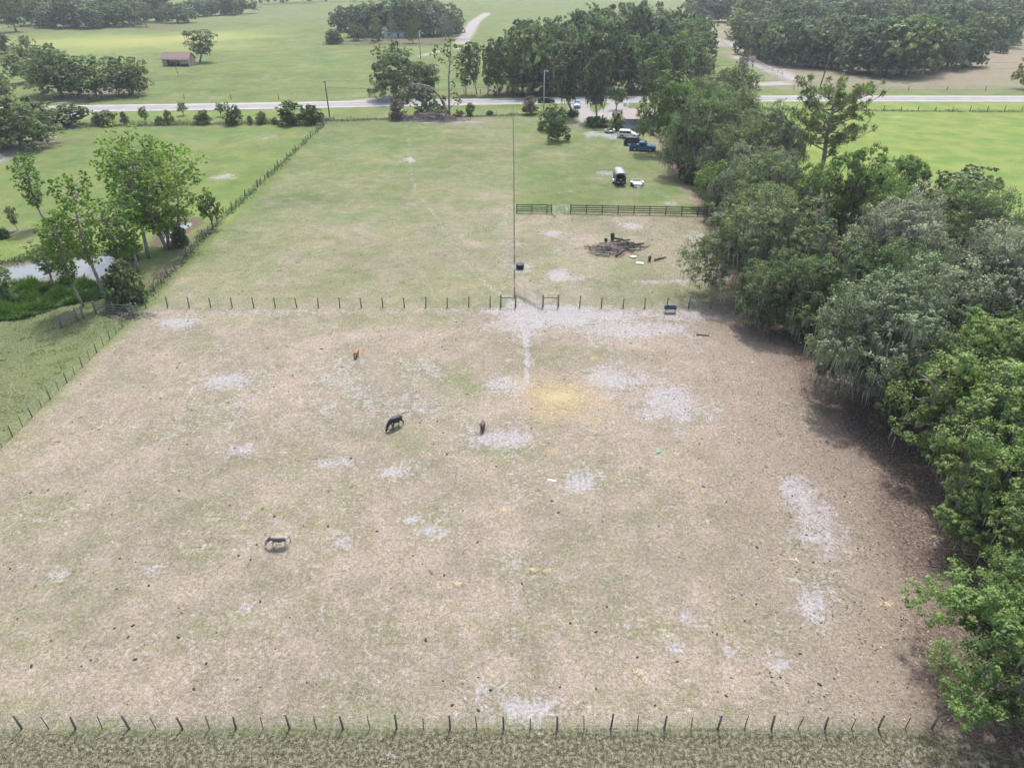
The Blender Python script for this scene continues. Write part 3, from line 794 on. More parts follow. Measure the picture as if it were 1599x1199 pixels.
# roadside shrubs in front of the road, left
gs = 'shrubs along the roadside fence'
for i, (k, px, py, tp, wd, lb) in enumerate([
    ('shrub', 115, 196, 167, 52, 'largest spiky shrub beside the driveway at the left end of the roadside row'),
    ('shrub', 85, 200, 178, 26, 'shrub in front of the driveway mouth under the big left tree'),
    ('shrub', 153, 196, 175, 12, 'thin upright shrub next right of the spiky one by the driveway'),
    ('shrub', 172, 196, 175, 27, 'wide low shrub, third in the roadside row'),
    ('shrub', 196, 195, 176, 12, 'small faded shrub, fourth in the roadside row'),
    ('small_tree', 228, 194, 165, 18, 'upright dark sapling, tallest thin one of the roadside row'),
    ('shrub', 250, 195, 182, 13, 'tiny shrub right of the upright sapling'),
    ('shrub', 265, 194, 174, 14, 'narrow shrub between the upright sapling and the round verge tree'),
    ('small_tree', 287, 181, 159, 23, 'round dark little tree on the verge, left of its twin'),
    ('shrub', 319, 194, 174, 23, 'round shrub below the road, between the two little verge trees'),
    ('small_tree', 345, 182, 160, 19, 'round dark little tree on the verge next to the leafy shrub'),
    ('shrub', 365, 195, 164, 24, 'leafy shrub directly under the right verge tree'),
    ('shrub', 391, 195, 182, 8, 'very small shrub alone on the fence line'),
    ('shrub', 410, 194, 176, 17, 'dark shrub left of the large double one'),
    ('shrub', 430, 194, 184, 10, 'faint small shrub next to the large double one'),
    ('shrub', 458, 194, 161, 42, 'large bushy shrub left of the utility pole'),
    ('shrub', 490, 194, 166, 27, 'shrub touching the corner of the left fence beside the utility pole'),
    ('low_bush', 675, 182, 166, 44, 'clipped dark hedge behind the torn tree'),
    ('shrub', 717, 183, 172, 12, 'small shrub right of the torn tree'),
    ('shrub', 735, 181, 163, 14, 'upright shrub right of the brush heap'),
    ('low_bush', 765, 180, 174, 10, 'low weed clump on the fence right of the brush heap'),
    ('flowering_shrub', 622, 187, 158, 22, 'pink flowering shrub on the roadside fence, left of the torn tree'),
    ('flowering_shrub', 829, 179, 152, 22, 'pink flowering shrub beside the passing dark car')]):
    tree(k, px, py, tp, wd, lb, gs)
tree('round_bush', 862, 203, 165, 50, 'upper of two round glossy bushes in the yard by the road')
tree('round_bush', 871, 221, 183, 44, 'lower round glossy bush in the yard, in front of its twin')
tree('low_bush', 895, 182, 172, 16, 'low hedge round the foot of the tall cedar by the drive')
tree('low_bush', 932, 197, 184, 32, 'clipped round hedge at the foot of the mossy cedar behind the blue bin')
tree('shrub', 962, 203, 178, 22, 'grey green shrub at the left corner of the pale house')
tree('low_bush', 1003, 205, 186, 16, 'small shrub in front of the pale house wall')
tree('small_tree', 962, 172, 135, 34, 'light green little tree behind the pale house')
tree('cedar', 897, 181, 74, 54, 'tall cedar with a bare slender trunk beside the driveway')
tree('cedar', 933, 192, 86, 50, 'tall mossy cedar with hanging grey moss behind the blue bin')
tree('slim_tree', 1000, 172, 98, 34, 'thin mossy tree behind the house roof')
tree('slim_tree', 1022, 178, 84, 46, 'loose tree right of the thin mossy one by the road')
tree('low_bush', 1085, 284, 258, 42, 'leafy elephant ear thicket with white junk under the dark oak')
# big oaks on the far left
gq = 'dark oaks along the road at the far left'
for k, px, py, tp, wd, lb in [
    ('mid_oak', 96, 150, 66, 96, 'big oak whose left branches spread toward the road at the far left'),
    ('mid_oak', 150, 152, 78, 96, 'middle dark oak of the three by the road mouth of the drive'),
    ('mid_oak', 207, 148, 77, 62, 'right hand oak of the three, its trunk clear of the ground'),
    ('mid_oak', 60, 128, 60, 70, 'grey green oak behind the left one of the three'),
    ('mid_oak', -6, 160, 106, 66, 'dark oak cut by the left edge level with the road'),
    ('mid_oak', 36, 232, 142, 104, 'large oak over the driveway with a blue cart at its trunk'),
    ('mid_oak', -20, 232, 140, 100, 'oak at the left edge behind the large driveway oak'),
    ('mid_oak', 60, 205, 152, 60, 'mossy crown behind the large driveway oak'),
    ('far_oak', -4, 84, 46, 36, 'small dark crown cut by the left edge above the driveway'),
    ('withered_tree', 44, 82, 52, 36, 'pale thin tree above the oaks at the far left'),
    ('slim_tree', 312, 97, 49, 54, 'open light green tree beside the weathered shed')]:
    tree(k, px, py, tp, wd, lb, gq if 'oak' in k else None)
# far tree line upper left
gt = 'trees of the far line at the upper left'
tree('slim_tree', 26, 50, -12, 58, 'tall pale open tree at the top left corner')
for px, py, tp, wd in [(62, 40, -6, 52), (88, 43, -2, 46), (112, 44, -4, 50), (140, 44, -6, 54), (160, 40, -8, 44), (182, 42, -6, 46), (204, 38, -8, 40), (245, 34, -8, 40),
                       (278, 36, 0, 56), (305, 27, -8, 40), (330, 25, -8, 30), (352, 24, -10, 30), (376, 22, -10, 34), (75, 28, -14, 60), (130, 28, -16, 60), (190, 26, -16, 60), (240, 22, -14, 60), (20, 34, -16, 60)]:
    tree('far_oak', px, py, tp, wd, 'blue green oak at the %s of the far row along the top left edge' % ('left end' if px < 120 else ('middle' if px < 250 else 'right end')), gt)
tree('slim_tree', 228, 42, 6, 24, 'lighter slim tree in front of the far row at the top left')
# farmstead grove, top centre
gg = 'trees round the far farmstead'
for k, px, py, tp, wd, lb in [
    ('far_oak', 540, 50, 10, 36, None), ('far_oak', 568, 58, 4, 44, None), ('far_oak', 590, 56, -2, 46, None), ('far_oak', 615, 56, -4, 50, None), ('far_oak', 640, 58, -2, 46, None),
    ('far_oak', 665, 55, -4, 46, None), ('far_oak', 688, 56, 2, 46, None), ('far_oak', 706, 52, 14, 36, None), ('far_oak', 576, 40, -4, 40, None), ('far_oak', 630, 38, -8, 50, None), ('far_oak', 672, 38, -6, 44, None),
    ('mid_oak', 560, 64, 34, 26, 'light crown at the front left of the far farmstead grove'), ('far_oak', 588, 64, 30, 24, None),
    ('yellow_tree', 645, 68, 28, 28, 'brownish tree before the far farmstead beside the white lamp pole'),
    ('withered_tree', 612, 62, 28, 26, 'pale flowering tree in the middle of the farmstead grove'),
    ('slim_tree', 588, 66, 26, 18, 'light narrow tree before the far farmstead'),
    ('withered_tree', 696, 62, 18, 36, 'grey tree at the right end of the farmstead grove'),
    ('dark_bush', 522, 69, 48, 30, 'dark round bush at the left end of the far farmstead fence')]:
    tree(k, px, py, tp, wd, lb or 'dark crown at the %s of the grove round the far farmstead' % ('left' if px < 600 else ('middle' if px < 650 else 'right')), gg)
# roadside: torn tree group
tree('mid_oak', 618, 154, 60, 76, 'big dark oak left of the torn tree, beyond the road')
tree('mid_oak', 655, 148, 92, 54, 'dark oak behind the torn tree beyond the road')
tree('slim_tree', 668, 150, 104, 36, 'leafy young oak behind the fallen limb')
# row and grove beyond the road, centre
gc = 'oaks of the grove beyond the road'
for px, py, tp, wd in [(728, 148, 76, 32), (745, 147, 70, 30), (762, 148, 76, 28), (780, 147, 66, 34)]:
    tree('slim_tree', px, py, tp, wd, 'slim roadside tree in the thin row right of the torn tree', 'slim trees of the roadside row')
for i, (px, py, tp, wd) in enumerate([(800, 147, 46, 62), (828, 146, 42, 64), (858, 146, 46, 60), (888, 145, 44, 62), (918, 145, 44, 60), (950, 144, 42, 62), (982, 143, 46, 60), (1012, 142, 48, 56), (1046, 138, 56, 60),
                         (1078, 132, 60, 58), (838, 108, 12, 66), (812, 120, 40, 50), (868, 118, 30, 56), (905, 112, 18, 60), (900, 90, 4, 50), (938, 112, 26, 60), (932, 84, 2, 50), (965, 108, 24, 60), (962, 78, 2, 52), (995, 108, 20, 60),
                         (992, 76, -2, 54), (1020, 84, 4, 50), (1030, 106, 24, 60), (1048, 90, 14, 50), (1062, 104, 32, 56), (1092, 112, 50, 40), (1086, 92, 40, 44), (1072, 70, 26, 40)]):
    tree('mid_oak' if i % 3 == 0 else 'far_oak', px, py, tp - 4, wd * (1.25 if i % 3 == 0 else 1.0), 'dark oak in the %s, %s, of the grove beyond the road' % ('front row' if py > 130 else ('middle row' if py > 100 else 'back row'), 'left part' if px < 900 else ('centre' if px < 1000 else 'right part')), gc)
tree('small_tree', 1100, 54, 27, 38, 'round isolated tree beside the far end of the fenced track')
for px, py, tp, wd, lb in [(1150, 150, 96, 52, 'young bright tree by the gate beyond the road'), (1130, 152, 104, 50, 'leafy tree left of the bright one near the gate beyond the road')]:
    tree('mid_oak', px, py, tp, wd, lb)
tree('withered_tree', 1158, 128, 78, 34, 'grey mossy tree beside the whitewashed track fence')
# the wood at the upper right
gw = 'oaks of the wood at the upper right'
wood = [(1165, 84, 30, 44), (1190, 92, 28, 52), (1215, 98, 24, 56), (1245, 103, 30, 58), (1275, 104, 28, 56), (1225, 78, 8, 56), (1190, 68, 8, 50), (1160, 62, 6, 46), (1260, 84, 12, 56), (1298, 106, 38, 48),
        (1330, 112, 28, 66), (1368, 116, 20, 80), (1408, 117, 22, 84), (1442, 112, 34, 60), (1300, 84, 12, 58), (1345, 88, 14, 60), (1390, 88, 8, 60), (1432, 88, 14, 56),
        (1478, 106, 36, 60), (1510, 104, 38, 56), (1494, 88, 20, 56), (1462, 76, 8, 52), (1530, 76, 22, 46), (1550, 74, 6, 46), (1568, 60, 24, 40), (1574, 70, 40, 32), (1558, 74, 50, 26),
        (1180, 46, -8, 52), (1220, 52, -6, 52), (1262, 56, -4, 52), (1305, 58, -4, 54), (1350, 60, -4, 52), (1395, 60, -6, 54), (1438, 56, -6, 50), (1480, 54, -6, 52), (1520, 50, -8, 52), (1560, 44, -10, 50), (1596, 40, -10, 46)]
for y0, n_ in ((34, 13), (20, 12)):
    for i in range(n_): wood.append((1085 + (y0 < 30) * 25 + i * 42 + rnd.random() * 16 + (0 if i else 10), y0 + rnd.random() * 6, y0 - 44, 54))
for px, py, tp, wd in wood:
    row = 'front row' if py > 98 else ('second row' if py > 70 else ('middle' if py > 42 else 'far back'))
    part = 'left part' if px < 1270 else ('centre' if px < 1430 else 'right part')
    tree('far_oak', px, py, tp, wd, 'grey green oak in the %s, %s, of the wood at the upper right' % (row, part), gw)
for px in (1085, 1110, 1135): tree('far_oak', px, 24, -12, 40, 'dark oak of the row left of the wood at the top edge', 'oaks of the far row at the top edge')
tree('far_oak', 1562, 83, 62, 25, 'small round oak alone on the grass right of the wood')
tree('withered_tree', 1490, 112, 58, 36, 'bare leaning silvery tree in front of the wood')
tree('yellow_tree', 1612, 140, 72, 64, 'yellowing green tree cut by the right edge beyond the road')
# distant woods beyond the fields: past counting
def woods():
    r = np.random.default_rng(77); pts = []
    for a, b_, n_ in ((G(395, 8), G(660, 1.5), 70), (G(-700, 18), G(-50, 20), 120), (G(1650, 60), G(2300, 60), 120)):
        for i in range(n_):
            t = r.random(); pts.append([a.x + (b_.x - a.x) * t + r.normal() * 8, a.y + (b_.y - a.y) * t + r.random() * 50, 5 + 4 * r.random(), 6.5])
    for i in range(900):
        x_ = (r.random() - .5) * 4200; pts.append([x_, 1050 + r.random() * 900, 6 + 6 * r.random(), 9])
    pts = np.array(pts); c = pts[:, :3]; rad = pts[:, 3]
    V, tone = clump_leaves(r, c, rad, 8, 9, 1.6, .8)
    tag(link('distant_woods', quadmesh('distant_woods', V, M['oakd'], tone)), 'hazy far woods beyond the fields along the top edge', 'woods', None, 'stuff')
woods()

# torn tree: broken trunk, tall pale stem, limb bent down to the left with withered leaves
def torn_tree():
    p = G(697, 181); s = 1.0
    t = thing('torn_tree', 'storm torn tree with orange split trunk and a limb bent down over the road verge', 'tree', p)
    r = np.random.default_rng(8); b = MB()
    b.tube([(0, 0, -.2), (-.1, 0, 1.2), (-.5, 0, 2.9)], [.75, .6, .35], 8); b.build('split_trunk', M['tornwood'], t)
    b = MB(); b.tube([(.8, .2, -.2), (.9, .1, 4), (1.0, .3, 9), (1.6, .2, 14), (2.0, 0, 18)], [.3, .26, .2, .14, .06], 7)
    cen = [(2.2, 0, 18), (1.0, .5, 17), (3, .6, 16.3), (.2, 0, 15.6), (1.4, -.6, 14.6), (2.6, 0, 13.4), (3.6, .5, 12), (3.8, 0, 9.6), (-.6, 0, 13.2), (-1.8, .2, 16), (2.4, 0, 7.5), (.2, 0, 4.6), (-.8, .4, 3.6), (2.2, 0, 5.0), (3.2, .1, 3.6), (-2.6, 0, 14.6)]
    for c in cen: b.tube([(1.1, .2, max(2, c[2] - 1.6)), c], [.08, .03], 4)
    b.build('standing_stem', M['palebark'], t)
    V, tone = clump_leaves(r, np.array(cen), np.full(len(cen), 1.15), 9, 12, .26)
    link('crown', quadmesh('thin_crown', V, M['oakb'], tone), t)
    b = MB(); b.tube([(-.4, 0, 2.6), (-1.6, 0, 5.0), (-4.2, .1, 7.2), (-7.5, 0, 7.8), (-10.5, 0, 6.6)], [.38, .3, .24, .17, .08], 7)
    cen = []
    for i in range(44):
        u = r.random(); x_ = -3 - 10.5 * u; cen.append((x_, r.normal() * 2.0, max(1.0, 8.4 * sin(pi * (.22 + .62 * u)) * (.35 + .65 * r.random()))))
    for c in cen: b.tube([(max(c[0] + 1.5, -9.5), 0, 7.0), c], [.06, .02], 4)
    b.build('fallen_limb', M['palebark'], t)
    V, tone = clump_leaves(r, np.array(cen), np.full(len(cen), 1.2), 8, 13, .26)
    link('withered_foliage', quadmesh('withered_foliage', V, M['dry'], tone), t)
torn_tree()

# ---------------------------------------------------------------- ground cover
def blades(r, n, fx, hmin, hmax, wd):
    p = fx(n); a = r.random(n) * 6.28; h = hmin + (hmax - hmin) * r.random(n) ** 1.5
    t = np.stack([np.cos(a), np.sin(a), 0 * a], 1) * (wd * (.6 + .8 * r.random(n)))[:, None]
    tip = p + np.stack([r.normal(size=n) * .35 * h, r.normal(size=n) * .35 * h, h], 1)
    return np.stack([p - t, p + t, tip], 1).reshape(-1, 3)
def scatter_rect(r, x0, x1, y0, y1):
    return lambda n: np.stack([x0 + (x1 - x0) * r.random(n), y0 + (y1 - y0) * r.random(n), np.full(n, -.02)], 1)
r5 = np.random.default_rng(55)
M['grass'] = leafmat('rough_grass', (.11, .112, .06), (.46, .42, .32), transl=.15)
M['greengrass'] = leafmat('green_grass', (.09, .13, .035), (.24, .30, .10), transl=.2)
n_ = 52000
tag(link('rough_grass', quadmesh('rough_grass', blades(r5, n_, scatter_rect(r5, -32, 36, 12, 22.35), .05, .22, .022), M['grass'], r5.random(n_) ** 1.6, 3)), 'coarse olive grass strip below the front fence', 'grass', None, 'stuff')
# tufts dotted over the pastures
def tufts(n, cx, per, sig):
    c = cx(n); p = np.repeat(c, per, 0) + np.concatenate([r5.normal(size=(n * per, 2)) * np.repeat(sig * (.4 + r5.random(n)), per)[:, None], np.zeros((n * per, 1))], 1)
    return lambda m: p
f_ = tufts(900, scatter_rect(r5, -40, 27, 23, 110), 22, .16)
tag(link('grass_tufts', quadmesh('grass_tufts', blades(r5, 900 * 22, f_, .04, .14, .02), M['greengrass'], r5.random(900 * 22), 3)), 'small green weeds scattered over the dry pasture', 'weeds', None, 'stuff')
f_ = tufts(1500, scatter_rect(r5, -75, -43, 34, 84), 20, .3)
tag(link('meadow_tufts', quadmesh('meadow_tufts', blades(r5, 1500 * 20, f_, .06, .22, .03), M['greengrass'], r5.random(1500 * 20), 3)), 'longer grass tufts left of the wire fence', 'grass', None, 'stuff')
# reeds and rank growth on the near bank of the pond
def reeds():
    n = 26000; pts = PX((-80, 452), (60, 444), (110, 440), (160, 446), (160, 466), (100, 478), (40, 498), (-80, 510))
    lo, hi = pts.min(0), pts.max(0); q = lo + (hi - lo) * r5.random((n * 3, 2)); q = q[sdf_poly(q, pts) < 0][:n]
    nn = smooth_noise(q, 1.6, 31); h = (.15 + 1.5 * nn ** 1.5) * (.6 + .8 * smooth_noise(q, .6, 33))
    a = r5.random(len(q)) * 6.28; t = np.stack([np.cos(a), np.sin(a), 0 * a], 1) * .07
    p = np.concatenate([q, np.zeros((len(q), 1))], 1)
    p[:, 2] = h * .4 * r5.random(len(q))
    tip = p + np.stack([r5.normal(size=len(q)) * .3, r5.normal(size=len(q)) * .3, h * .7], 1)
    V = np.stack([p - t, p + t, tip], 1).reshape(-1, 3)
    tag(link('reeds', quadmesh('reeds', V, M['reed'], np.clip(nn + .4 * (r5.random(len(q)) - .5), 0, 1), 3)), 'rank green reeds and weeds on the near bank of the pond', 'reeds', None, 'stuff')
reeds()
def fence_weeds(label, line, n, w_, h_, seed):
    r = np.random.default_rng(seed); L_ = np.array([[p.x, p.y] for p in smooth_line(line, 2)])
    k = r.integers(0, len(L_) - 1, n); q = L_[k] + (L_[k + 1] - L_[k]) * r.random((n, 1)) + r.normal(size=(n, 2)) * [.4, w_]
    nn = smooth_noise(q, 3.0, seed); keep = r.random(n) < nn * 1.3; q = q[keep]; nn = nn[keep]; n = len(q)
    h = h_ * nn * (.4 + r.random(n)); p = np.concatenate([q, (h * r.random(n))[:, None]], 1)
    V = leaf_quads(p, unit(r.normal(size=(n, 3)) + [0, 0, .6]), .10 + .10 * r.random(n), .5, r)
    tag(link('fence_weeds', quadmesh('fence_weeds', V, M['shrub'], np.clip(r.random(n) * .9, 0, 1))), label, 'weeds', None, 'stuff')
fence_weeds('dark weeds along the roadside fence under the shrubs', PX((100, 198), (300, 195), (500, 191)), 9000, .9, 1.3, 61)
fence_weeds('weeds along the roadside fence from the pole to the brush heap', PX((505, 190), (700, 184), (880, 178)), 5000, .6, .8, 62)
fence_weeds('weeds along the fence at the top of the bright right field', PX((1190, 171), (1400, 174), (1700, 176)), 5000, .6, .7, 63)
fence_weeds('weeds along the left fence and round the corner posts', PX((200, 500), (226, 468), (345, 345), (420, 275), (505, 195)), 5000, .6, .6, 64)
fence_weeds('rank weeds along the far bank of the pond', PX((-60, 412), (0, 412), (47, 403), (90, 399), (135, 393), (185, 395), (208, 405)), 7000, .7, .9, 65)
# dead leaves and bark scraps below the oaks
def litter_flecks():
    n = 30000; q = np.stack([8 + 28 * r5.random(n) ** .6, 22.8 + 90 * r5.random(n) ** .9], 1)
    keep = r5.random(n) < np.clip((q[:, 0] - 8) / 18, .04, 1) * (.3 + smooth_noise(q, 4, 9)); q = q[keep]; n = len(q)
    c = np.concatenate([q, np.full((n, 1), .035)], 1); nm = unit(np.array([0, 0, 1.]) + r5.normal(size=(n, 3)) * .35)
    V = leaf_quads(c, nm, .045 + .06 * r5.random(n) ** 2, .6, r5)
    m_ = leafmat('dead_leaf', (.05, .035, .025), (.40, .33, .25), transl=0)
    tag(link('leaf_litter', quadmesh('leaf_litter', V, m_, r5.random(n))), 'brown dead leaves strewn over the ground beside the oaks', 'leaf litter', None, 'stuff')
litter_flecks()
# ---------------------------------------------------------------- fences
def post_mesh(h, r, m, n=7, name='post'):
    b = MB(); b.tube([(0, 0, -.25), (0, 0, h * .5), (.01, .005, h - .02), (.01, .005, h)], [r * 1.06, r, r * .95, r * .8], n)
    return b.mesh(name, m)
def sqpost_mesh(h, s, m):
    b = MB(); b.box((0, 0, h / 2 - .1), (s, s, h + .2)); b.box((0, 0, h + .015), (s * .7, s * .7, .03)); return b.mesh('post', m)
POST = dict(thick=post_mesh(1.14, .055, M['post']), thin=post_mesh(1.0, .026, M['lightpost'], 5), brace=post_mesh(1.55, .10, M['post']),
            round=post_mesh(1.35, .07, M['post']), far=post_mesh(1.4, .11, M['post'], 5), white=sqpost_mesh(1.35, .16, M['whiteboard']), dark=sqpost_mesh(1.45, .13, M['board']))

def along(line, step):
    L_ = [Vector((p[0], p[1], 0)) for p in line]; out = []; carry = 0
    for a, b in zip(L_[:-1], L_[1:]):
        d = (b - a).length; t = carry
        while t < d - 1e-6: out.append(a.lerp(b, t / d)); t += step
        carry = t - d
    out.append(L_[-1]); return out

def wire_fence(label, line, step, kinds, h=1.2, mesh=True, jitter=.035, wire=.0028, strands=(.12, .32, .55, .8, 1.08), grid=None, name='wire_fence', skip=None):
    o = Vector((line[0][0], line[0][1], 0)); t = thing(name, label, 'fence', o)
    for i, p in enumerate(along(line, step)):
        if skip and skip(p): continue
        k = kinds[i % len(kinds)]
        link('post', POST[k], t, p - o, (rnd.gauss(0, jitter), rnd.gauss(0, jitter), rnd.random() * 6), (1, 1, rnd.uniform(.9, 1.1)))
    b = MB(); pts = along(line, step * 2)
    for z in strands:
        if z < h: b.tube([p - o + Vector((0, 0, z)) for p in pts], wire, 3, cap=False)
    if grid:
        for p in along(line, grid): b.tube([p - o + Vector((0, 0, strands[0])), p - o + Vector((0, 0, strands[-2]))], wire * .8, 3, cap=False)
    tag(b.build('wire_mesh', M['wire'], t), kind='stuff')
    return t

# front fence
wire_fence('front wire fence of alternating thick and thin posts along the rough grass strip', [(-30.9, 22.6), (22.2, 22.6)], 1.385, ['thick', 'thin'], grid=.3, wire=.006,
           strands=(.1, .22, .36, .52, .7, .88, 1.06))
# middle fence, left and right of the gateway
a = G(782, 483); b_ = G(848, 483)
wire_fence('middle wire fence left of the swung open gate, from the left corner to the gateway', [(FX0, 75), (a.x, 75.2)], 2.48, ['round'], wire=.004, strands=(.15, .4, .65, .9, 1.15), h=1.3)
wire_fence('middle wire fence right of the gateway running under the oaks', [(G(872, 484).x, 75.2), (29.5, 74.6)], 2.5, ['round'], wire=.004, strands=(.15, .4, .65, .9, 1.15), h=1.3)
for px0, px1, lb in ((782, 805, 'wooden H brace at the left side of the gateway in the middle fence'), (848, 872, 'wooden H brace at the right side of the gateway in the middle fence')):
    x0, x1 = G(px0, 483).x, G(px1, 483).x
    t = thing('fence_brace', lb, 'fence brace', (x0, 75.2, 0), 0, 'H braces at the gateway')
    link('post', POST['brace'], t, (0, 0, 0)); link('post', POST['brace'], t, (x1 - x0, 0, 0))
    b = MB(); b.tube([(0, 0, 1.18), (x1 - x0, 0, 1.2)], .06, 6); b.build('rail', M['post'], t)
    b = MB(); b.tube([(0, 0, .12), (x1 - x0, 0, 1.1)], .006, 3); b.build('tension_wire', M['wire'], t)
# left fence: near half and far half
lf1 = [(-41.0, 22), (G(0, 702).x, G(0, 702).y), (G(205, 497).x, G(205, 497).y)]
wire_fence('left wire fence from the near corner up to the little rail gate', lf1, 1.5, ['thick', 'thin'], wire=.005, grid=.5, strands=(.1, .3, .5, .75, 1.05))
wire_fence('left wire fence running from the bushy corner away to the road', [(G(226, 468).x, 80), (G(345, 345).x, G(345, 345).y), (G(510, 192).x, G(510, 192).y)], 2.35, ['thick', 'thick', 'far'], wire=.005,
           strands=(.15, .4, .7, 1.05), jitter=.06)
# centre fence seen end on
wire_fence('centre wire fence running straight away from the gateway to the road', [(.32, 78.2), (.36, 140), (.3, 203)], 2.8, ['round', 'thin'], wire=.005, strands=(.15, .35, .55, .75, .95, 1.2), h=1.4, jitter=.015)
# roadside fences
rl = lambda off: [(p[0], p[1] + off) for p in road_c]
wire_fence('roadside wire fence behind the shrubs and the brush heap', [p for p in [tuple(G(x, y).xy) for x, y in ((118, 196), (300, 194), (500, 189), (700, 184), (805, 178), (880, 178))]], 4.2, ['thin', 'round'], wire=.006, strands=(.3, .6, .9, 1.1), jitter=.06)
wire_fence('roadside wire fence at the top of the bright right field', [tuple(G(x, y).xy) for x, y in ((1190, 171), (1400, 174), (1599, 175), (1800, 176))], 4.6, ['far'], wire=.01, strands=(.3, .6, .9, 1.2))
wire_fence('wire fence beyond the road at the upper right', [tuple(G(x, y).xy) for x, y in ((1180, 140), (1400, 141), (1599, 142), (1800, 142))], 6, ['far', 'thin'], wire=.01, strands=(.3, .6, .9, 1.2))
wire_fence('wire fence beyond the road in front of the shed meadow', [tuple(G(x, y).xy) for x, y in ((215, 155), (400, 156), (560, 153), (598, 151))], 7, ['far', 'thin'], wire=.01, strands=(.3, .6, .9, 1.2))
wire_fence('sagging wire fence beyond the road in front of the grove', [tuple(G(x, y).xy) for x, y in ((725, 147), (800, 147), (890, 146))], 5, ['far'], wire=.015, strands=(.5, .9, 1.25), h=1.4)
wire_fence('thin fence crossing the meadow behind the shed', [tuple(G(x, y).xy) for x, y in ((215, 88), (300, 80), (400, 78), (520, 80))], 14, ['thin'], wire=.008, strands=(.6, 1.0))

def board_fence(label, line, step, nrails, post, m, h0=.3, h1=1.3, th=.035, wd=.14, name='board_fence', grp=None):
    o = Vector((line[0][0], line[0][1], 0)); t = thing(name, label, 'fence', o, 0, grp); pts = along(line, step)
    bm_ = {}
    for p in pts: link('post', POST[post], t, p - o, (rnd.gauss(0, .02), rnd.gauss(0, .02), 0))
    for a, b in zip(pts[:-1], pts[1:]):
        d = b - a; L_ = d.length
        if L_ < .3: continue
        key = round(L_, 2)
        if key not in bm_:
            bb = MB(); bb.box((L_ / 2, 0, 0), (L_ - .01, th, wd)); bm_[key] = bb.mesh('board', m)
        ang = math.atan2(d.y, d.x); off = Vector((sin(ang), -cos(ang), 0)) * .09
        for k in range(nrails):
            z = h0 + (h1 - h0) * k / (nrails - 1)
            link('board', bm_[key], t, a - o + off + Vector((0, 0, z + rnd.gauss(0, .015))), (0, rnd.gauss(0, .006), ang))
    return t
yb = G(900, 333).y
board_fence('short dark four board fence left of the yard gate', [(G(807, 332).x, yb + .3), (G(861, 333).x, yb)], 2.4, 4, 'dark', M['board'])
board_fence('long dark four board fence across the bottom of the yard', [(G(891, 333).x, yb), (G(1103, 336).x, yb - 1.4)], 2.5, 4, 'dark', M['board'])
board_fence('whitewashed board fence beside the sandy track beyond the road', [tuple(G(x, y).xy) for x, y in ((1112, 59), (1146, 80), (1192, 106), (1222, 117))], 6, 2, 'white', M['whiteboard'], .5, 1.25, .06, .2)
board_fence('pale low board fence in front of the far farmstead', [tuple(G(x, y).xy) for x, y in ((504, 71), (600, 73), (690, 72))], 9, 2, 'white', M['lightpost'], .5, 1.2, .08, .16)
# rail pen by the pond
pa, pb = G(97, 512), G(131, 497)
board_fence('short grey rail fence panel standing alone by the pond corner', [tuple(pa.xy), tuple(pb.xy)], 1.9, 5, 'brace', M['post'], .3, 1.3, .04, .09, 'rail_fence')
board_fence('rail fence between the pond panel and the dark round bush', [tuple(G(150, 489).xy), tuple(G(216, 493).xy)], 2.3, 4, 'brace', M['post'], .3, 1.2, .04, .08, 'rail_fence')

def tube_gate(label, p, rz, L_, h=1.15, bars=5, m='steel', wired=False, name='metal_gate'):
    t = thing(name, label, 'gate', p, rz)
    b = MB(); r = .024
    b.tube([(0, 0, .12), (0, 0, h), (L_, 0, h), (L_, 0, .12), (0, 0, .12)], r, 6); b.build('gate_frame', M[m], t)
    rm = MB(); rm.tube([(0, 0, 0), (L_, 0, 0)], r * .8, 5); rm = rm.mesh('bar', M[m])
    for k in range(bars): link('bar', rm, t, (0, 0, .12 + (h - .12) * (k + 1) / (bars + 1)))
    vm = MB(); vm.tube([(0, 0, .12), (0, 0, h)], r * .8, 5); vm = vm.mesh('upright', M[m])
    for k in (1, 2): link('upright', vm, t, (L_ * k / 3, -.03, 0))
    if wired:
        b = MB()
        for k in range(int(L_ / .12)): b.tube([(k * .12, .02, .12), (k * .12, .02, h)], .004, 3, cap=False)
        tag(b.build('mesh_infill', M[m], t), kind='stuff')
    return t
ga, gb = G(847, 482), G(806, 459)
d = gb - ga
tube_gate('pale tubular metal gate swung open in the gateway of the middle fence', ga, math.atan2(d.y, d.x), d.length, 1.25, 5, wired=True)
g1, g2 = G(866, 333), G(889, 333)
tube_gate('grey tubular gate closing the gap in the dark board fence', (G(877, 333).x, yb, 0), 0, 1.6, 1.3)
tube_gate('small metal gate standing open beside the gap in the board fence', (G(861, 333).x, yb, 0), R_(-70), 1.8, 1.3)
tube_gate('wide metal gate beyond the road at the foot of the sandy track', G(1183, 127), R_(4), 9.0, 1.9, 4, name='farm_gate')

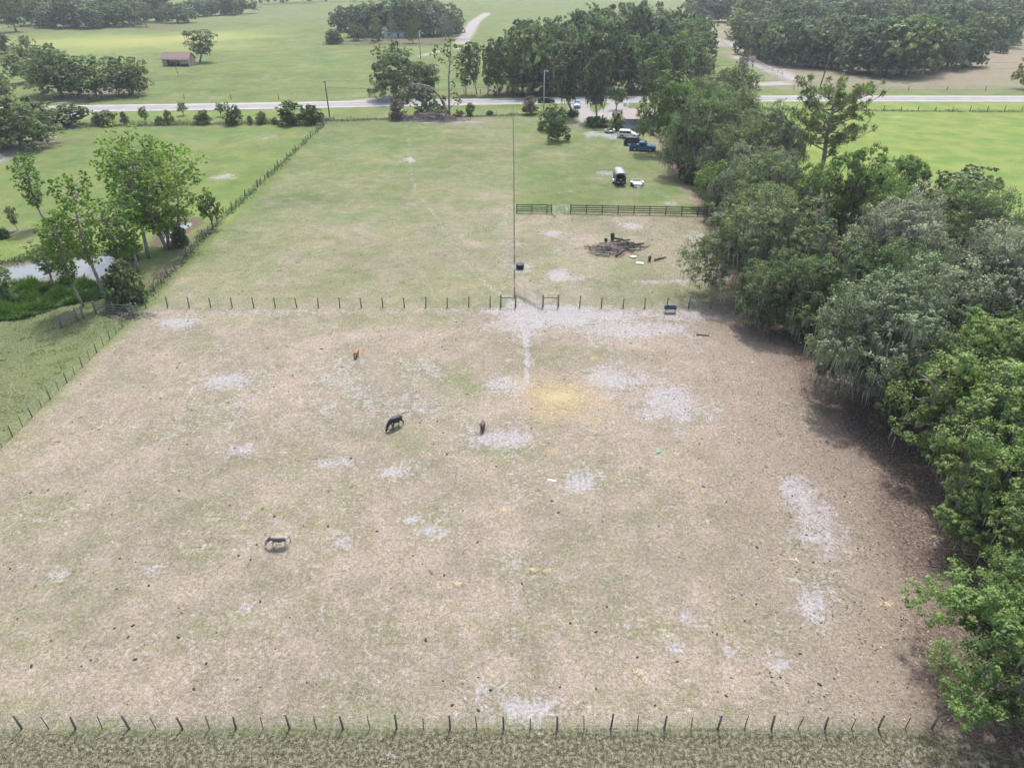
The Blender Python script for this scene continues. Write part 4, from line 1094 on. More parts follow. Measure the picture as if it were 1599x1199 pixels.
# ---------------------------------------------------------------- utility poles and lines
def pole(label, p, h, m, lean=(0, 0), arm=None, lamp=False, name='utility_pole', r=.16):
    t = thing(name, label, 'utility pole', p); t.rotation_euler = (lean[0], lean[1], 0)
    b = MB(); b.tube([(0, 0, -.5), (0, 0, h * .5), (0, 0, h)], [r * 1.15, r, r * .75], 8); b.build('pole', M[m], t)
    if arm:
        b = MB(); b.box((0, -.12, h - .35), (arm, .12, .14)); b.build('crossarm', M[m], t)
        ins = MB(); ins.tube([(0, 0, 0), (0, 0, .22)], [.05, .035], 6); ins = ins.mesh('insulator', M['conc'])
        for x_ in (-arm * .45, 0, arm * .45): link('insulator', ins, t, (x_, -.12, h - .26))
    if lamp:
        b = MB(); b.tube([(0, 0, h - .5), (.5, -.3, h - .2)], .04, 5); b.build('lamp_arm', M['steel'], t)
        b = MB(); b.box((.7, -.4, h - .15), (.6, .35, .25), .4); b.build('lamp_head', M['whl'], t)
    return t
p1 = G(515, 184); p2 = G(849, 171); p3 = G(1280, 138); p4 = G(1314, 134); p5 = G(657, 92)
h1 = height_at(p1, 126); h2 = height_at(p2, 110); h3 = height_at(p3, 82)
pole('dark wooden utility pole at the corner of the left fence by the road', p1, h1, 'pole', (0, R_(-1)), .9)
pole('pale concrete utility pole in front of the passing dark car', p2, h2, 'conc', (0, 0), None, True)
pole('leaning utility pole beyond the road above the flat topped pine', p3, h3, 'pole', (0, R_(7)), None, r=.2)
pole('shorter thin pole with a white head right of the leaning pole', p4, height_at(p4, 109), 'conc', (0, 0), 1.6, r=.1)
pole('white topped lamp pole before the far farmstead', p5, height_at(p5, 48), 'conc', (0, 0), None, True, r=.2)
pole('thin pole beside the weathered shed', G(278, 116), 5.0, 'pole', (0, R_(-8)), r=.1)
pole('thin pole in the meadow left of the grove beyond the road', G(767, 74), height_at(G(767, 74), 56), 'pole', r=.14)
def cable(label, a, b, sag, r=.03, n=14):
    t = MB(); pts = [Vector(a).lerp(Vector(b), i / n) - Vector((0, 0, sag * sin(pi * i / n))) for i in range(n + 1)]
    t.tube(pts, r, 4, cap=False); tag(t.build('overhead_cable', M['cable']), label, 'cable', 'overhead cables along the road')
top3 = p3 + Vector((h3 * sin(R_(7)), 0, h3 * .99))
cable('upper overhead cable from the dark pole to the concrete pole', p1 + Vector((0, 0, h1 - .1)), p2 + Vector((0, 0, h2 - .2)), 1.0)
cable('lower overhead cable from the dark pole to the concrete pole', p1 + Vector((0, 0, h1 - 1.6)), p2 + Vector((0, 0, h2 - 3.0)), 1.2)
cable('upper overhead cable from the concrete pole toward the leaning pole', p2 + Vector((0, 0, h2 - .2)), top3, 1.8)
cable('lower overhead cable from the concrete pole toward the leaning pole', p2 + Vector((0, 0, h2 - 3.0)), top3 - Vector((.2, 0, 2)), 2.0)
cable('slack cable hanging from the leaning pole to the short white headed pole', top3, p4 + Vector((0, 0, height_at(p4, 109))), 2.2)
cable('cable crossing in front of the wood from the short white headed pole', p4 + Vector((0, 0, height_at(p4, 109))), G(1700, 134) + Vector((0, 0, 7)), 1.2)
cable('second cable leaving the leaning pole to the right', top3 - Vector((0, 0, .6)), G(1760, 134) + Vector((0, 0, 9)), 2.2)

# ---------------------------------------------------------------- buildings
def gable(b, L_, W, eave, ridge, over, m=0, th=.08, cx=0, cy=0):
    """ridge along x"""
    for s in (-1, 1):
        y0, y1 = cy + s * (W / 2 + over), cy
        z0 = eave - over * (ridge - eave) / (W / 2)
        v = [(cx - L_ / 2 - over, y0, z0), (cx + L_ / 2 + over, y0, z0), (cx + L_ / 2 + over, y1, ridge), (cx - L_ / 2 - over, y1, ridge)]
        v2 = [(x_, y_, z_ + th) for x_, y_, z_ in v]
        b.add(v + v2, [(0, 1, 2, 3), (4, 7, 6, 5), (0, 4, 5, 1), (1, 5, 6, 2), (2, 6, 7, 3), (3, 7, 4, 0)], m)

def window(parent, p, wd, h, rz=0, m='wpaint', bars=1):
    b = MB(); f = .07
    Mz = Matrix.Rotation(rz, 3, 'Z'); P_ = Vector(p)
    for c_, d_ in (((0, 0, h / 2), (wd + f, .07, f)), ((0, 0, -h / 2), (wd + f, .07, f)), ((-wd / 2, 0, 0), (f, .07, h - f)), ((wd / 2, 0, 0), (f, .07, h - f))):
        b.box(P_ + Mz @ Vector(c_), d_, rz)
    for k in range(bars): b.box(P_ + Mz @ Vector((-wd / 2 + wd * (k + 1) / (bars + 1), 0, 0)), (.04, .06, h - f), rz)
    o = b.build('window', M[m], parent)
    g = MB(); g.box(P_, (wd - f, .02, h - f), rz); g.build('pane', M['glass'], o)

def house():
    p = G(984, 203) + Vector((1.9, 3.4, 0)); t = thing('house', 'small pale house with a faded red metal roof and dark porch by the road', 'house', p, R_(-3))
    W, L_ = 6.0, 6.6
    b = MB(); b.box((0, 1.2, 1.25), (L_, W - 2.4, 2.5))
    b.add([(-L_ / 2, -1.8 + 3 - 3, 2.5), (-L_ / 2, 3, 2.5), (-L_ / 2, 0, 3.9)], [(0, 1, 2)]); b.add([(L_ / 2, -1.8, 2.5), (L_ / 2, 3, 2.5), (L_ / 2, 0, 3.9)], [(0, 1, 2)])
    b.build('wall', M['sidings'], t)
    b = MB(); gable(b, L_, W, 2.55, 4.2, .35); r = b.build('roof', M['roofp'], t)
    sm = MB(); sm.box((0, 0, 0), (.05, math.hypot(W / 2 + .35, 1.85), .05)); sm = sm.mesh('roof_seam', M['roofp'])
    al = math.atan2(1.65, W / 2)
    for k in range(14): link('roof_seam', sm, r, (-L_ / 2 - .25 + k * .55, -(W / 2 + .35) / 2, 2.55 + (4.2 - 2.55) / 2 - .02), (al, 0, 0))
    b = MB(); b.box((-L_ / 2 - .25, -1.7, 5.0), (.05, .05, .05)); b.tube([(-3.1, 1.2, 3.4), (-3.1, 1.2, 4.9)], .04, 5); m_ = b.build('dish_mast', M['steel'], t)
    b = MB(); b.loft([[Vector((-3.1 + .06 * k + 0, 1.0, 4.9)) + Vector((cos(2 * pi * i / 12), -.15 * k, sin(2 * pi * i / 12))) * (.12 + .16 * k) for i in range(12)] for k in range(3)]); b.build('satellite_dish', M['wpaint'], m_)
    b = MB(); b.box((0, -1.75, .35), (L_, 2.5, .7)); b.build('porch_base', M['sidings'], t)
    pm = MB(); pm.box((0, 0, 0), (.14, .14, 1.95)); pm = pm.mesh('porch_post', M['wpaint'])
    for x_ in (-3.15, -1.2, .9, 1.9, 3.15): link('porch_post', pm, t, (x_, -2.9, 1.65))
    for z in (1.1, 1.55):
        b = MB(); b.box((-1.15, -2.9, z), (3.9, .06, .08)); b.build('rail', M['wpaint'], t)
    b = MB(); b.box((0, -1.2, 2.55), (L_, 1.4, .04)); b.build('porch_ceiling', M['dark'], t)
    b = MB(); b.box((1.4, -.04, 1.7), (.9, .06, 1.95)); dr = b.build('door', M['dark'], t)
    b = MB(); b.tube([(1.05, -.1, 1.6), (1.05, -.16, 1.6)], .03, 6); b.build('handle', M['chrome'], dr)
    window(t, (-1.6, -.03, 1.75), 1.5, 1.0); window(t, (2.55, -.03, 1.75), .8, 1.0); window(t, (-L_ / 2 - .03, 1.4, 1.6), 1.0, 1.0, R_(90))
    for k in range(3):
        b = MB(); b.box((1.4, -3.2 - .3 * k, .5 - .2 * k), (1.2, .3, .2)); b.build('step', M['shedwall'], t)
house()

def shed():
    p = G(276, 104) + Vector((0, 3, 0)); t = thing('shed', 'weathered plank shed with a rusty pink roof in the meadow beyond the road', 'shed', p, R_(-6))
    L_, W = 10.5, 6.0
    b = MB()
    b.box((0, W / 2, 1.3), (L_, .12, 2.6)); b.box((-L_ / 2, 0, 1.3), (.12, W - .2, 2.6)); b.box((L_ / 2, 0, 1.3), (.12, W - .2, 2.6))
    for s in (-1, 1): b.add([(s * L_ / 2, -W / 2, 2.6), (s * L_ / 2, W / 2, 2.6), (s * L_ / 2, 0, 4.6)], [(0, 1, 2)])
    b.box((-L_ / 2 + 1.0, -W / 2, 1.3), (2.0, .12, 2.6)); b.box((L_ / 2 - 1.6, -W / 2, 1.7), (3.2, .12, 1.8)); b.build('wall', M['shedwall'], t)
    pm = MB(); pm.box((0, 0, 1.3), (.18, .18, 2.6)); pm = pm.mesh('corner_post', M['shedwall'])
    for x_ in (-2.2, .3, 2.0): link('corner_post', pm, t, (x_, -W / 2, 0))
    b = MB(); b.box((.2, -W / 2 + .06, 2.05), (4.2, .1, .5)); b.build('header_board', M['shedwall'], t)
    b = MB(); gable(b, L_, W, 2.65, 4.75, .5); r = b.build('roof', M['shedroof'], t)
    sh = MB(); sh.box((0, 0, 0), (1.05, 4.1, .04)); sh = sh.mesh('roof_sheet', M['shedroof']); al = math.atan2(2.1, 3)
    for k in range(10): link('roof_sheet', sh, r, (-L_ / 2 - .1 + k * 1.18, -(W / 2 + .5) / 2, 2.3 + (4.75 - 2.3) / 2 + .1 + .02 * (k % 2)), (al, 0, rnd.gauss(0, .008)))
    b = MB(); b.box((L_ / 2 + .08, -.4, 1.9), (.06, .5, 1.1)); b.build('loft_opening', M['dark'], t)
    for k in range(7):
        b = MB(); b.box((L_ / 2 + .09, -2.6 + k * .86, 1.25), (.04, .78, 2.4)); b.build('plank', M['shedwall'], t)
shed()

def cabin(label, p, L_, W, rz, roof, wall='sidings', h=2.4):
    t = thing('farm_building', label, 'building', p, rz)
    b = MB(); b.box((0, 0, h / 2), (L_, W, h))
    for s in (-1, 1): b.add([(s * L_ / 2, -W / 2, h), (s * L_ / 2, W / 2, h), (s * L_ / 2, 0, h + 1.5)], [(0, 1, 2)])
    b.build('wall', M[wall], t)
    b = MB(); gable(b, L_, W, h + .05, h + 1.65, .4); b.build('roof', M[roof], t)
    b = MB(); b.box((L_ * .1, -W / 2 - .03, 1.05), (1, .06, 2.1)); b.build('door', M['dark'], t)
    window(t, (-L_ * .25, -W / 2 - .03, 1.4), 1.2, 1); window(t, (L_ * .35, -W / 2 - .03, 1.4), 1.2, 1)
cabin('small building with a pale roof hidden among the trees of the far farmstead', G(618, 58), 14, 9, R_(8), 'greyroof')
cabin('low white building peeking past the grove near the fenced track', G(1066, 40), 16, 9, R_(-60), 'greyroof')
# lean-to sheet roof under the oaks
def lean_to():
    p = G(1140, 352); t = thing('lean_to', 'low grey sheet metal lean-to half hidden under the oaks beside the board fence', 'shelter', p, R_(25))
    b = MB(); b.box((0, 0, 1.5), (4.2, 3.4, .06), rot=Matrix.Rotation(R_(12), 3, 'X')); b.build('roof', M['greyroof'], t)
    pm = MB(); pm.box((0, 0, .6), (.12, .12, 1.4)); pm = pm.mesh('post', M['post'])
    for x_ in (-1.9, 1.9):
        for y_ in (-1.4, 1.4): link('post', pm, t, (x_, y_, 0))
lean_to()

# ---------------------------------------------------------------- vehicles
def wheel(parent, x, y, r, w_=.22, dual=False):
    b = MB(); n = 18
    prof = [(-w_ / 2, r * .62), (-w_ / 2, r * .93), (-w_ * .32, r), (w_ * .32, r), (w_ / 2, r * .93), (w_ / 2, r * .62)]
    b.loft([[Vector((q * cos(2 * pi * i / n), yy_, q * sin(2 * pi * i / n))) for i in range(n)] for yy_, q in prof], smooth=True, cap=False)
    wl = link('wheel', None, parent, (x, y, r)) if False else b.build('wheel', M['rubber'], parent); wl.location = (x, y, r)
    b = MB(); b.loft([[Vector((q * cos(2 * pi * i / n), yy_, q * sin(2 * pi * i / n))) for i in range(n)] for yy_, q in ((-w_ * .45, r * .63), (-w_ * .3, r * .2), (w_ * .3, r * .2), (w_ * .45, r * .63))])
    b.build('rim', M['chrome'], wl)

def ring(x, hw, z0, z1, inset=.0, ch=.09):
    """body cross-section: chamfered box at x"""
    return [Vector((x, -hw + ch, z0)), Vector((x, hw - ch, z0)), Vector((x, hw, z0 + ch)), Vector((x, hw, z1 - ch * 1.6)), Vector((x, hw - inset - ch, z1)), Vector((x, -hw + inset + ch, z1)), Vector((x, -hw, z1 - ch * 1.6)), Vector((x, -hw, z0 + ch))]

def car(name, label, p, rz, L_, W, paint, kind, cat, group=None):
    """x forward; kind: suv, sedan, pickup"""
    t = thing(name, label, cat, p, rz, group); hw = W / 2; h = L_ / 2
    wr = .36 if kind != 'sedan' else .32; z0 = wr * .72
    belt = {'suv': 1.12, 'sedan': .95, 'pickup': 1.15}[kind]; roof = {'suv': 1.78, 'sedan': 1.45, 'pickup': 1.85}[kind]
    if kind == 'pickup': hood, tail = .46, None
    b = MB()
    sec = [(-h, .90, z0 + .12, belt - .1), (-h + .12, .98, z0, belt - .02), (-h * .5, 1, z0 - .02, belt), (0, 1, z0 - .02, belt), (h * .45, 1, z0 - .02, belt - .02), (h * .8, .97, z0, belt - .12), (h - .12, .92, z0, belt - .22), (h, .82, z0 + .12, belt - .34)]
    if kind == 'pickup':
        sec = [(-.28 * h, 1, z0 - .02, belt), (h * .45, 1, z0 - .02, belt - .02), (h * .8, .97, z0, belt - .1), (h - .1, .94, z0, belt - .16), (h, .86, z0 + .1, belt - .26)]
    b.loft([ring(x_, hw * s_, a_, c_, .02) for x_, s_, a_, c_ in sec]); b.build('body', M[paint], t)
    if kind == 'suv': cab = [(-h + .12, .86, belt - .03, belt), (-h + .42, .82, belt - .03, roof - .04), (-h * .2, .82, belt - .03, roof), (h * .12, .80, belt - .03, roof - .03), (h * .46, .84, belt - .05, belt)]
    elif kind == 'sedan': cab = [(-h * .82, .84, belt - .05, belt - .02), (-h * .42, .78, belt - .03, roof - .04), (-.02 * h, .78, belt - .03, roof), (h * .1, .77, belt - .03, roof - .02), (h * .48, .84, belt - .08, belt - .02)]
    else: cab = [(-.28 * h, .86, belt - .03, roof - .08), (-.2 * h, .82, belt - .03, roof), (h * .12, .80, belt - .03, roof - .02), (h * .34, .86, belt - .05, belt)]
    b = MB(); b.loft([ring(x_, hw * s_, a_, c_, .07, .05) for x_, s_, a_, c_ in cab]); b.build('cabin', M[paint], t)
    # side windows, set on the cabin sides
    x0, x1 = cab[1][0], cab[-2][0]; zt = roof - .15; n_ = 3 if kind == 'suv' else (2 if kind == 'sedan' else 1)
    for s in (-1, 1):
        for k in range(n_):
            a_ = x0 + .06 + (x1 - x0) * k / n_; c_ = x0 - .02 + (x1 - x0) * (k + 1) / n_ + (.28 if k == n_ - 1 else 0)
            yb_, yt = s * (hw * .835 + .012), s * (hw * .80 + .012)
            g = MB(); g.add([(a_, yb_, belt + .03), (c_, yb_, belt + .03), (c_ - (.26 if k == n_ - 1 else 0), yt, zt), (a_, yt, zt), (a_, yb_ - s * .05, belt + .03), (c_, yb_ - s * .05, belt + .03), (c_ - (.26 if k == n_ - 1 else 0), yt - s * .05, zt), (a_, yt - s * .05, zt)],
                            [(0, 1, 2, 3), (7, 6, 5, 4), (0, 4, 5, 1), (1, 5, 6, 2), (2, 6, 7, 3), (3, 7, 4, 0)]); g.build('side_window', M['glass'], t)
    def slab(nm, xa, za, xb, zb, wf, mm):
        d = Vector((xb - xa, 0, zb - za)); nrm = Vector((-d.z, 0, d.x)).normalized() * .015
        if nrm.z < 0: nrm = -nrm
        ww = hw * wf; q = [(xa, -ww, za), (xa, ww, za), (xb, ww * .93, zb), (xb, -ww * .93, zb)]
        g = MB(); g.add([Vector(v) + nrm for v in q] + [Vector(v) - nrm for v in q], [(0, 1, 2, 3), (7, 6, 5, 4), (0, 4, 5, 1), (1, 5, 6, 2), (2, 6, 7, 3), (3, 7, 4, 0)]); g.build(nm, mm, t)
    xa, xb = cab[-1][0], cab[-2][0]; za, zb = cab[-1][3], cab[-2][3]
    slab('windscreen', xa - .08, za + .03, xb + .06, zb - .06, .74, M['glass'])
    if kind != 'pickup': slab('rear_window', cab[0][0] + .06, cab[0][3] + .12, cab[1][0] - .05, cab[1][3] - .08, .72, M['glass'])
    else:
        slab('rear_window', cab[0][0] - .02, belt + .1, cab[0][0] - .02, roof - .2, .62, M['glass'])
        bx0, bx1 = -h, -.3 * h
        for nm, c_, d_ in (('bed_side', ((bx0 + bx1) / 2, -hw + .06, (z0 + belt) / 2), (bx1 - bx0, .12, belt - z0)), ('bed_side', ((bx0 + bx1) / 2, hw - .06, (z0 + belt) / 2), (bx1 - bx0, .12, belt - z0)),
                           ('tailgate', (bx0 + .05, 0, (z0 + belt) / 2), (.1, W - .26, belt - z0 - .05))):
            g = MB(); g.box(c_, d_); g.build(nm, M[paint], t)
        g = MB(); g.box(((bx0 + bx1) / 2, 0, z0 + .25), (bx1 - bx0 - .12, W - .26, .08)); g.build('bed_floor', M['black'], t)
        g = MB(); g.box((bx1 - .25, 0, belt - .02), (.45, W - .3, .3)); g.build('tool_box', M['black'], t)
        for s in (-1, 1):
            g = MB(); g.box((0, s * (hw + .08), z0 + .02), (1.9, .16, .07)); g.build('running_board', M['chrome'], t)
    for s in (-1, 1):
        g = MB(); g.box((h - .06, s * hw * .66, belt - .42), (.14, .34, .16)); g.build('headlight', M['whl'], t)
        g = MB(); g.box((-h + .03, s * hw * .84, belt - .2), (.1, .14, .3)); g.build('tail_light', M['redl'], t)
        g = MB(); g.box((h * .34, s * (hw + .08), belt + .06), (.14, .2, .16)); g.build('wing_mirror', M[paint], t)
        # dark wheel arches behind the wheels
        for x_ in (-h * .58, h * .6):
            g = MB(); g.tube([(x_, s * (hw - .02), wr), (x_, s * (hw + .012), wr)], wr * 1.22, 14); g.build('wheel_arch', M['rubber'], t)
            wheel(t, x_, s * (hw - .06), wr)
    for x_ in (-h - .03, h + .02):
        g = MB(); g.box((x_, 0, z0 + .16), (.12, W * .86, .2)); g.build('bumper', M['chrome'] if kind == 'pickup' else M[paint], t)
    g = MB(); g.box((h + .0, 0, belt - .42), (.06, W * .42, .18)); g.build('grille', M['black'], t)
    g = MB(); g.box((-h - .1, 0, z0 + .42), (.02, .34, .17)); g.build('licence_plate', M['wpaint'], t)
    return t
gv = 'vehicles parked in the yard'
car('parked_car', 'white station wagon SUV parked in front of the pale house', G(981, 215.5), R_(-14), 4.9, 1.95, 'wpaint', 'suv', 'car', gv)
car('parked_car', 'black SUV parked between the white SUV and the blue pickup', G(992, 227), R_(-14), 4.9, 1.95, 'black', 'suv', 'car', gv)
car('pickup_truck', 'blue pickup truck parked nearest of the row under the oak', G(1003, 235), R_(-12), 5.5, 1.98, 'bluep', 'pickup', 'pickup truck', gv)
car('moving_car', 'dark sedan driving on the road behind the concrete pole', G(853, 161) + Vector((0, 0, .07)), R_(0), 4.7, 1.8, 'black', 'sedan', 'car')
car('parked_car', 'small pale blue hatchback standing in the driveway by the tall cedar', G(901, 168), R_(-95), 4.3, 1.75, 'paleblue', 'suv', 'car')

def livestock_trailer():
    p = G(969, 291) + Vector((0, 2.1, 0)); t = thing('livestock_trailer', 'dark livestock trailer with a white rounded roof and open slatted rear', 'trailer', p)
    W, L_ = 1.75, 4.0
    b = MB(); b.box((0, 0, .5), (W, L_, .1)); b.build('floor', M['dark'], t)
    for s in (-1, 1):
        b = MB(); b.box((s * W / 2, 0, 1.0), (.06, L_, .95)); b.build('side_panel', M['navy'], t)
        for k in range(2):
            b = MB(); b.box((s * W / 2, 0, 1.66 + k * .25), (.05, L_, .06)); b.build('side_rail', M['steel'], t)
        for k in range(4):
            b = MB(); b.box((s * W / 2, -L_ / 2 + .1 + k * 1.25, 1.75), (.07, .07, .6)); b.build('side_post', M['steel'], t)
        b = MB(); n = 12
        b.loft([[Vector((s * (W / 2 + .03 + q), .1 + .62 * cos(pi * i / n), .38 + .42 * sin(pi * i / n))) for i in range(n + 1)] + [Vector((s * (W / 2 + .03 + q), .1 + .55 * cos(pi * i / n), .38 + .36 * sin(pi * i / n))) for i in range(n, -1, -1)] for q in (0, .30)])
        b.build('fender', M['wpaint'], t)
        wheel(t, 0, 0, .33); w1 = bpy.context.scene.objects  # placed below
    for o in [c_ for c_ in t.children if c_.name.startswith('wheel')]: o.rotation_euler = (0, 0, R_(90))
    ws = [c_ for c_ in t.children if c_.name.startswith('wheel')]
    ws[0].location = (-W / 2 - .18, .1, .33); ws[1].location = (W / 2 + .18, .1, .33)
    n = 8; b = MB(); z = 2.05
    rg = lambda y_, k=1: [Vector((-W / 2 * k, y_, z)), Vector((-W * .42 * k, y_, z + .16)), Vector((-W * .28 * k, y_, z + .24)), Vector((0, y_, z + .27)), Vector((W * .28 * k, y_, z + .24)), Vector((W * .42 * k, y_, z + .16)), Vector((W / 2 * k, y_, z))]
    b.loft([rg(-L_ / 2 - .05), rg(L_ / 2), rg(L_ / 2 + .35, .8)]); rf = b.build('roof', M['trailerroof'], t)
    for k in range(6):
        b = MB(); y_ = -L_ / 2 + .05 + k * .75
        b.tube([v + Vector((0, 0, .02)) for v in rg(y_)], .025, 4); b.build('roof_rib', M['steel'], rf)
    b = MB(); b.box((0, L_ / 2, 1.3), (W, .06, 1.5)); b.build('front_wall', M['navy'], t)
    b = MB(); b.box((0, -L_ / 2 - .02, .98), (W, .06, .86)); g = b.build('tail_door', M['navy'], t)
    b = MB(); b.box((0, -L_ / 2 - .06, 1.12), (.28, .02, .16)); b.build('licence_plate', M['wpaint'], g)
    for s in (-1, 1):
        b = MB(); b.box((s * .42, -L_ / 2 - .06, .68), (.5, .03, .09)); b.build('reflector', M['whl'], g)
        b = MB(); b.box((s * (W / 2 - .02), -L_ / 2 - .02, 1.72), (.08, .08, .7)); b.build('rear_post', M['navy'], t)
    b = MB(); b.box((0, -L_ / 2 - .1, .45), (W + .3, .12, .14)); b.build('bumper', M['black'], t)
    b = MB(); b.tube([(-.6, L_ / 2, .5), (0, L_ / 2 + 1.3, .5), (.6, L_ / 2, .5)], .05, 5); b.build('drawbar', M['black'], t)
livestock_trailer()

def flat_trailer():
    p = G(996, 293) + Vector((0, 1.2, 0)); t = thing('utility_trailer', 'low grey plank deck utility trailer with its mesh ramp lowered', 'trailer', p)
    W, L_ = 1.6, 2.5; pm = MB(); pm.box((0, 0, .52), (.25, L_, .05)); pm = pm.mesh('deck_plank', M['conc'])
    for k in range(6): link('deck_plank', pm, t, (-W / 2 + .13 + k * .268, 0, rnd.gauss(0, .006)))
    for s in (-1, 1):
        b = MB(); b.box((s * W / 2, 0, .55), (.07, L_, .14)); b.box((s * W / 2, 0, .86), (.05, L_, .05)); b.build('side_rail', M['steel'], t)
        b = MB(); b.box((s * (W / 2 + .2), 0, .72), (.3, .95, .04)); b.build('fender', M['wpaint'], t)
    for s in (-1, 1): wheel(t, s * (W / 2 + .2), 0, .33)
    for o in [c_ for c_ in t.children if c_.name.startswith('wheel')]: o.rotation_euler = (0, 0, R_(90))
    b = MB(); b.box((0, L_ / 2, .75), (W, .06, .3)); b.tube([(-.6, L_ / 2, .45), (0, L_ / 2 + 1.2, .45), (.6, L_ / 2, .45)], .04, 5); b.build('headboard', M['steel'], t)
    b = MB()
    for k in range(9): b.tube([(-W / 2 + .1 + k * .175, -L_ / 2, .5), (-W / 2 + .1 + k * .175, -L_ / 2 - 1.1, .06)], .014, 4)
    for k in range(6): b.tube([(-W / 2 + .1, -L_ / 2 - .22 * k, .5 - .088 * k), (W / 2 - .1, -L_ / 2 - .22 * k, .5 - .088 * k)], .016, 4)
    b.build('ramp', M['steel'], t)
flat_trailer()

def golf_cart():
    p = G(952, 207.5); t = thing('golf_cart', 'white golf cart standing left of the white SUV', 'golf cart', p, R_(-10)); h = 1.15
    b = MB(); b.loft([ring(-1.2, .5, .35, .75), ring(-.5, .58, .3, .8), ring(-.2, .58, .3, .42), ring(.5, .58, .3, .42), ring(.75, .58, .3, .95), ring(1.2, .42, .35, .7)]); b.build('body', M['wpaint'], t)
    b = MB(); b.box((-.35, 0, .72), (.5, 1.0, .12)); b.box((-.62, 0, 1.0), (.12, 1.0, .45)); b.build('seat', M['navy'], t)
    b = MB(); b.box((-.15, 0, 1.82), (1.5, 1.1, .07)); b.build('roof', M['navy'], t)
    for x_, y_ in ((-.8, -.48), (-.8, .48), (.55, -.48), (.55, .48)):
        b = MB(); b.tube([(x_ + (.15 if x_ > 0 else -.1), y_, .7), (x_, y_, 1.8)], .025, 5); b.build('roof_post', M['black'], t)
    for x_ in (-.8, .8):
        for y_ in (-.52, .52): wheel(t, x_, y_, .23, .18)
golf_cart()
# ---------------------------------------------------------------- animals
def skinned(name, nodes, edges, mats, parent, root=0, sub=2, colfn=None):
    """nodes: {key: (x, y, z, rx, ry)}"""
    ks = list(nodes); me = bpy.data.meshes.new(name)
    me.from_pydata([nodes[k][:3] for k in ks], [(ks.index(a), ks.index(b)) for a, b in edges], [])
    tmp = bpy.data.objects.new('tmp', me); C.objects.link(tmp)
    sk = tmp.modifiers.new('skin', 'SKIN'); sk.branch_smoothing = .6
    for i, k in enumerate(ks):
        sv_ = me.skin_vertices[0].data[i]; sv_.radius = (nodes[k][3], nodes[k][4]); sv_.use_root = (i == root)
    ss = tmp.modifiers.new('sub', 'SUBSURF'); ss.levels = sub; ss.render_levels = sub
    dg = bpy.context.evaluated_depsgraph_get(); dg.update()
    out = bpy.data.meshes.new_from_object(tmp.evaluated_get(dg)); out.name = name
    bpy.data.objects.remove(tmp, do_unlink=True)
    out.materials.clear(); out.materials.append(mats)
    out.polygons.foreach_set('use_smooth', [True] * len(out.polygons))
    if colfn:
        at = out.attributes.new('coat', 'FLOAT_COLOR', 'POINT')
        at.data.foreach_set('color', [c for v in out.vertices for c in colfn(v.co)])
    return link(name, out, parent)

def coat(name):
    n = NT(name); at = n.new('Attribute', attribute_name='coat'); tc = n.new('TexCoord')
    x = n.noise(9, 4, .6, tc.outputs['Object']); v = n.ramp(x, .3, .7, .82, 1.2); cb = n.new('CombineColor'); [n.L(v, cb.inputs[i]) for i in range(3)]
    n.L(n.mix(1.0, at.outputs['Color'], cb.outputs[0], 'MULTIPLY'), n.b.inputs['Base Color'])
    n.b.inputs['Roughness'].default_value = .6; return n.m
M['coat'] = coat('animal_coat')

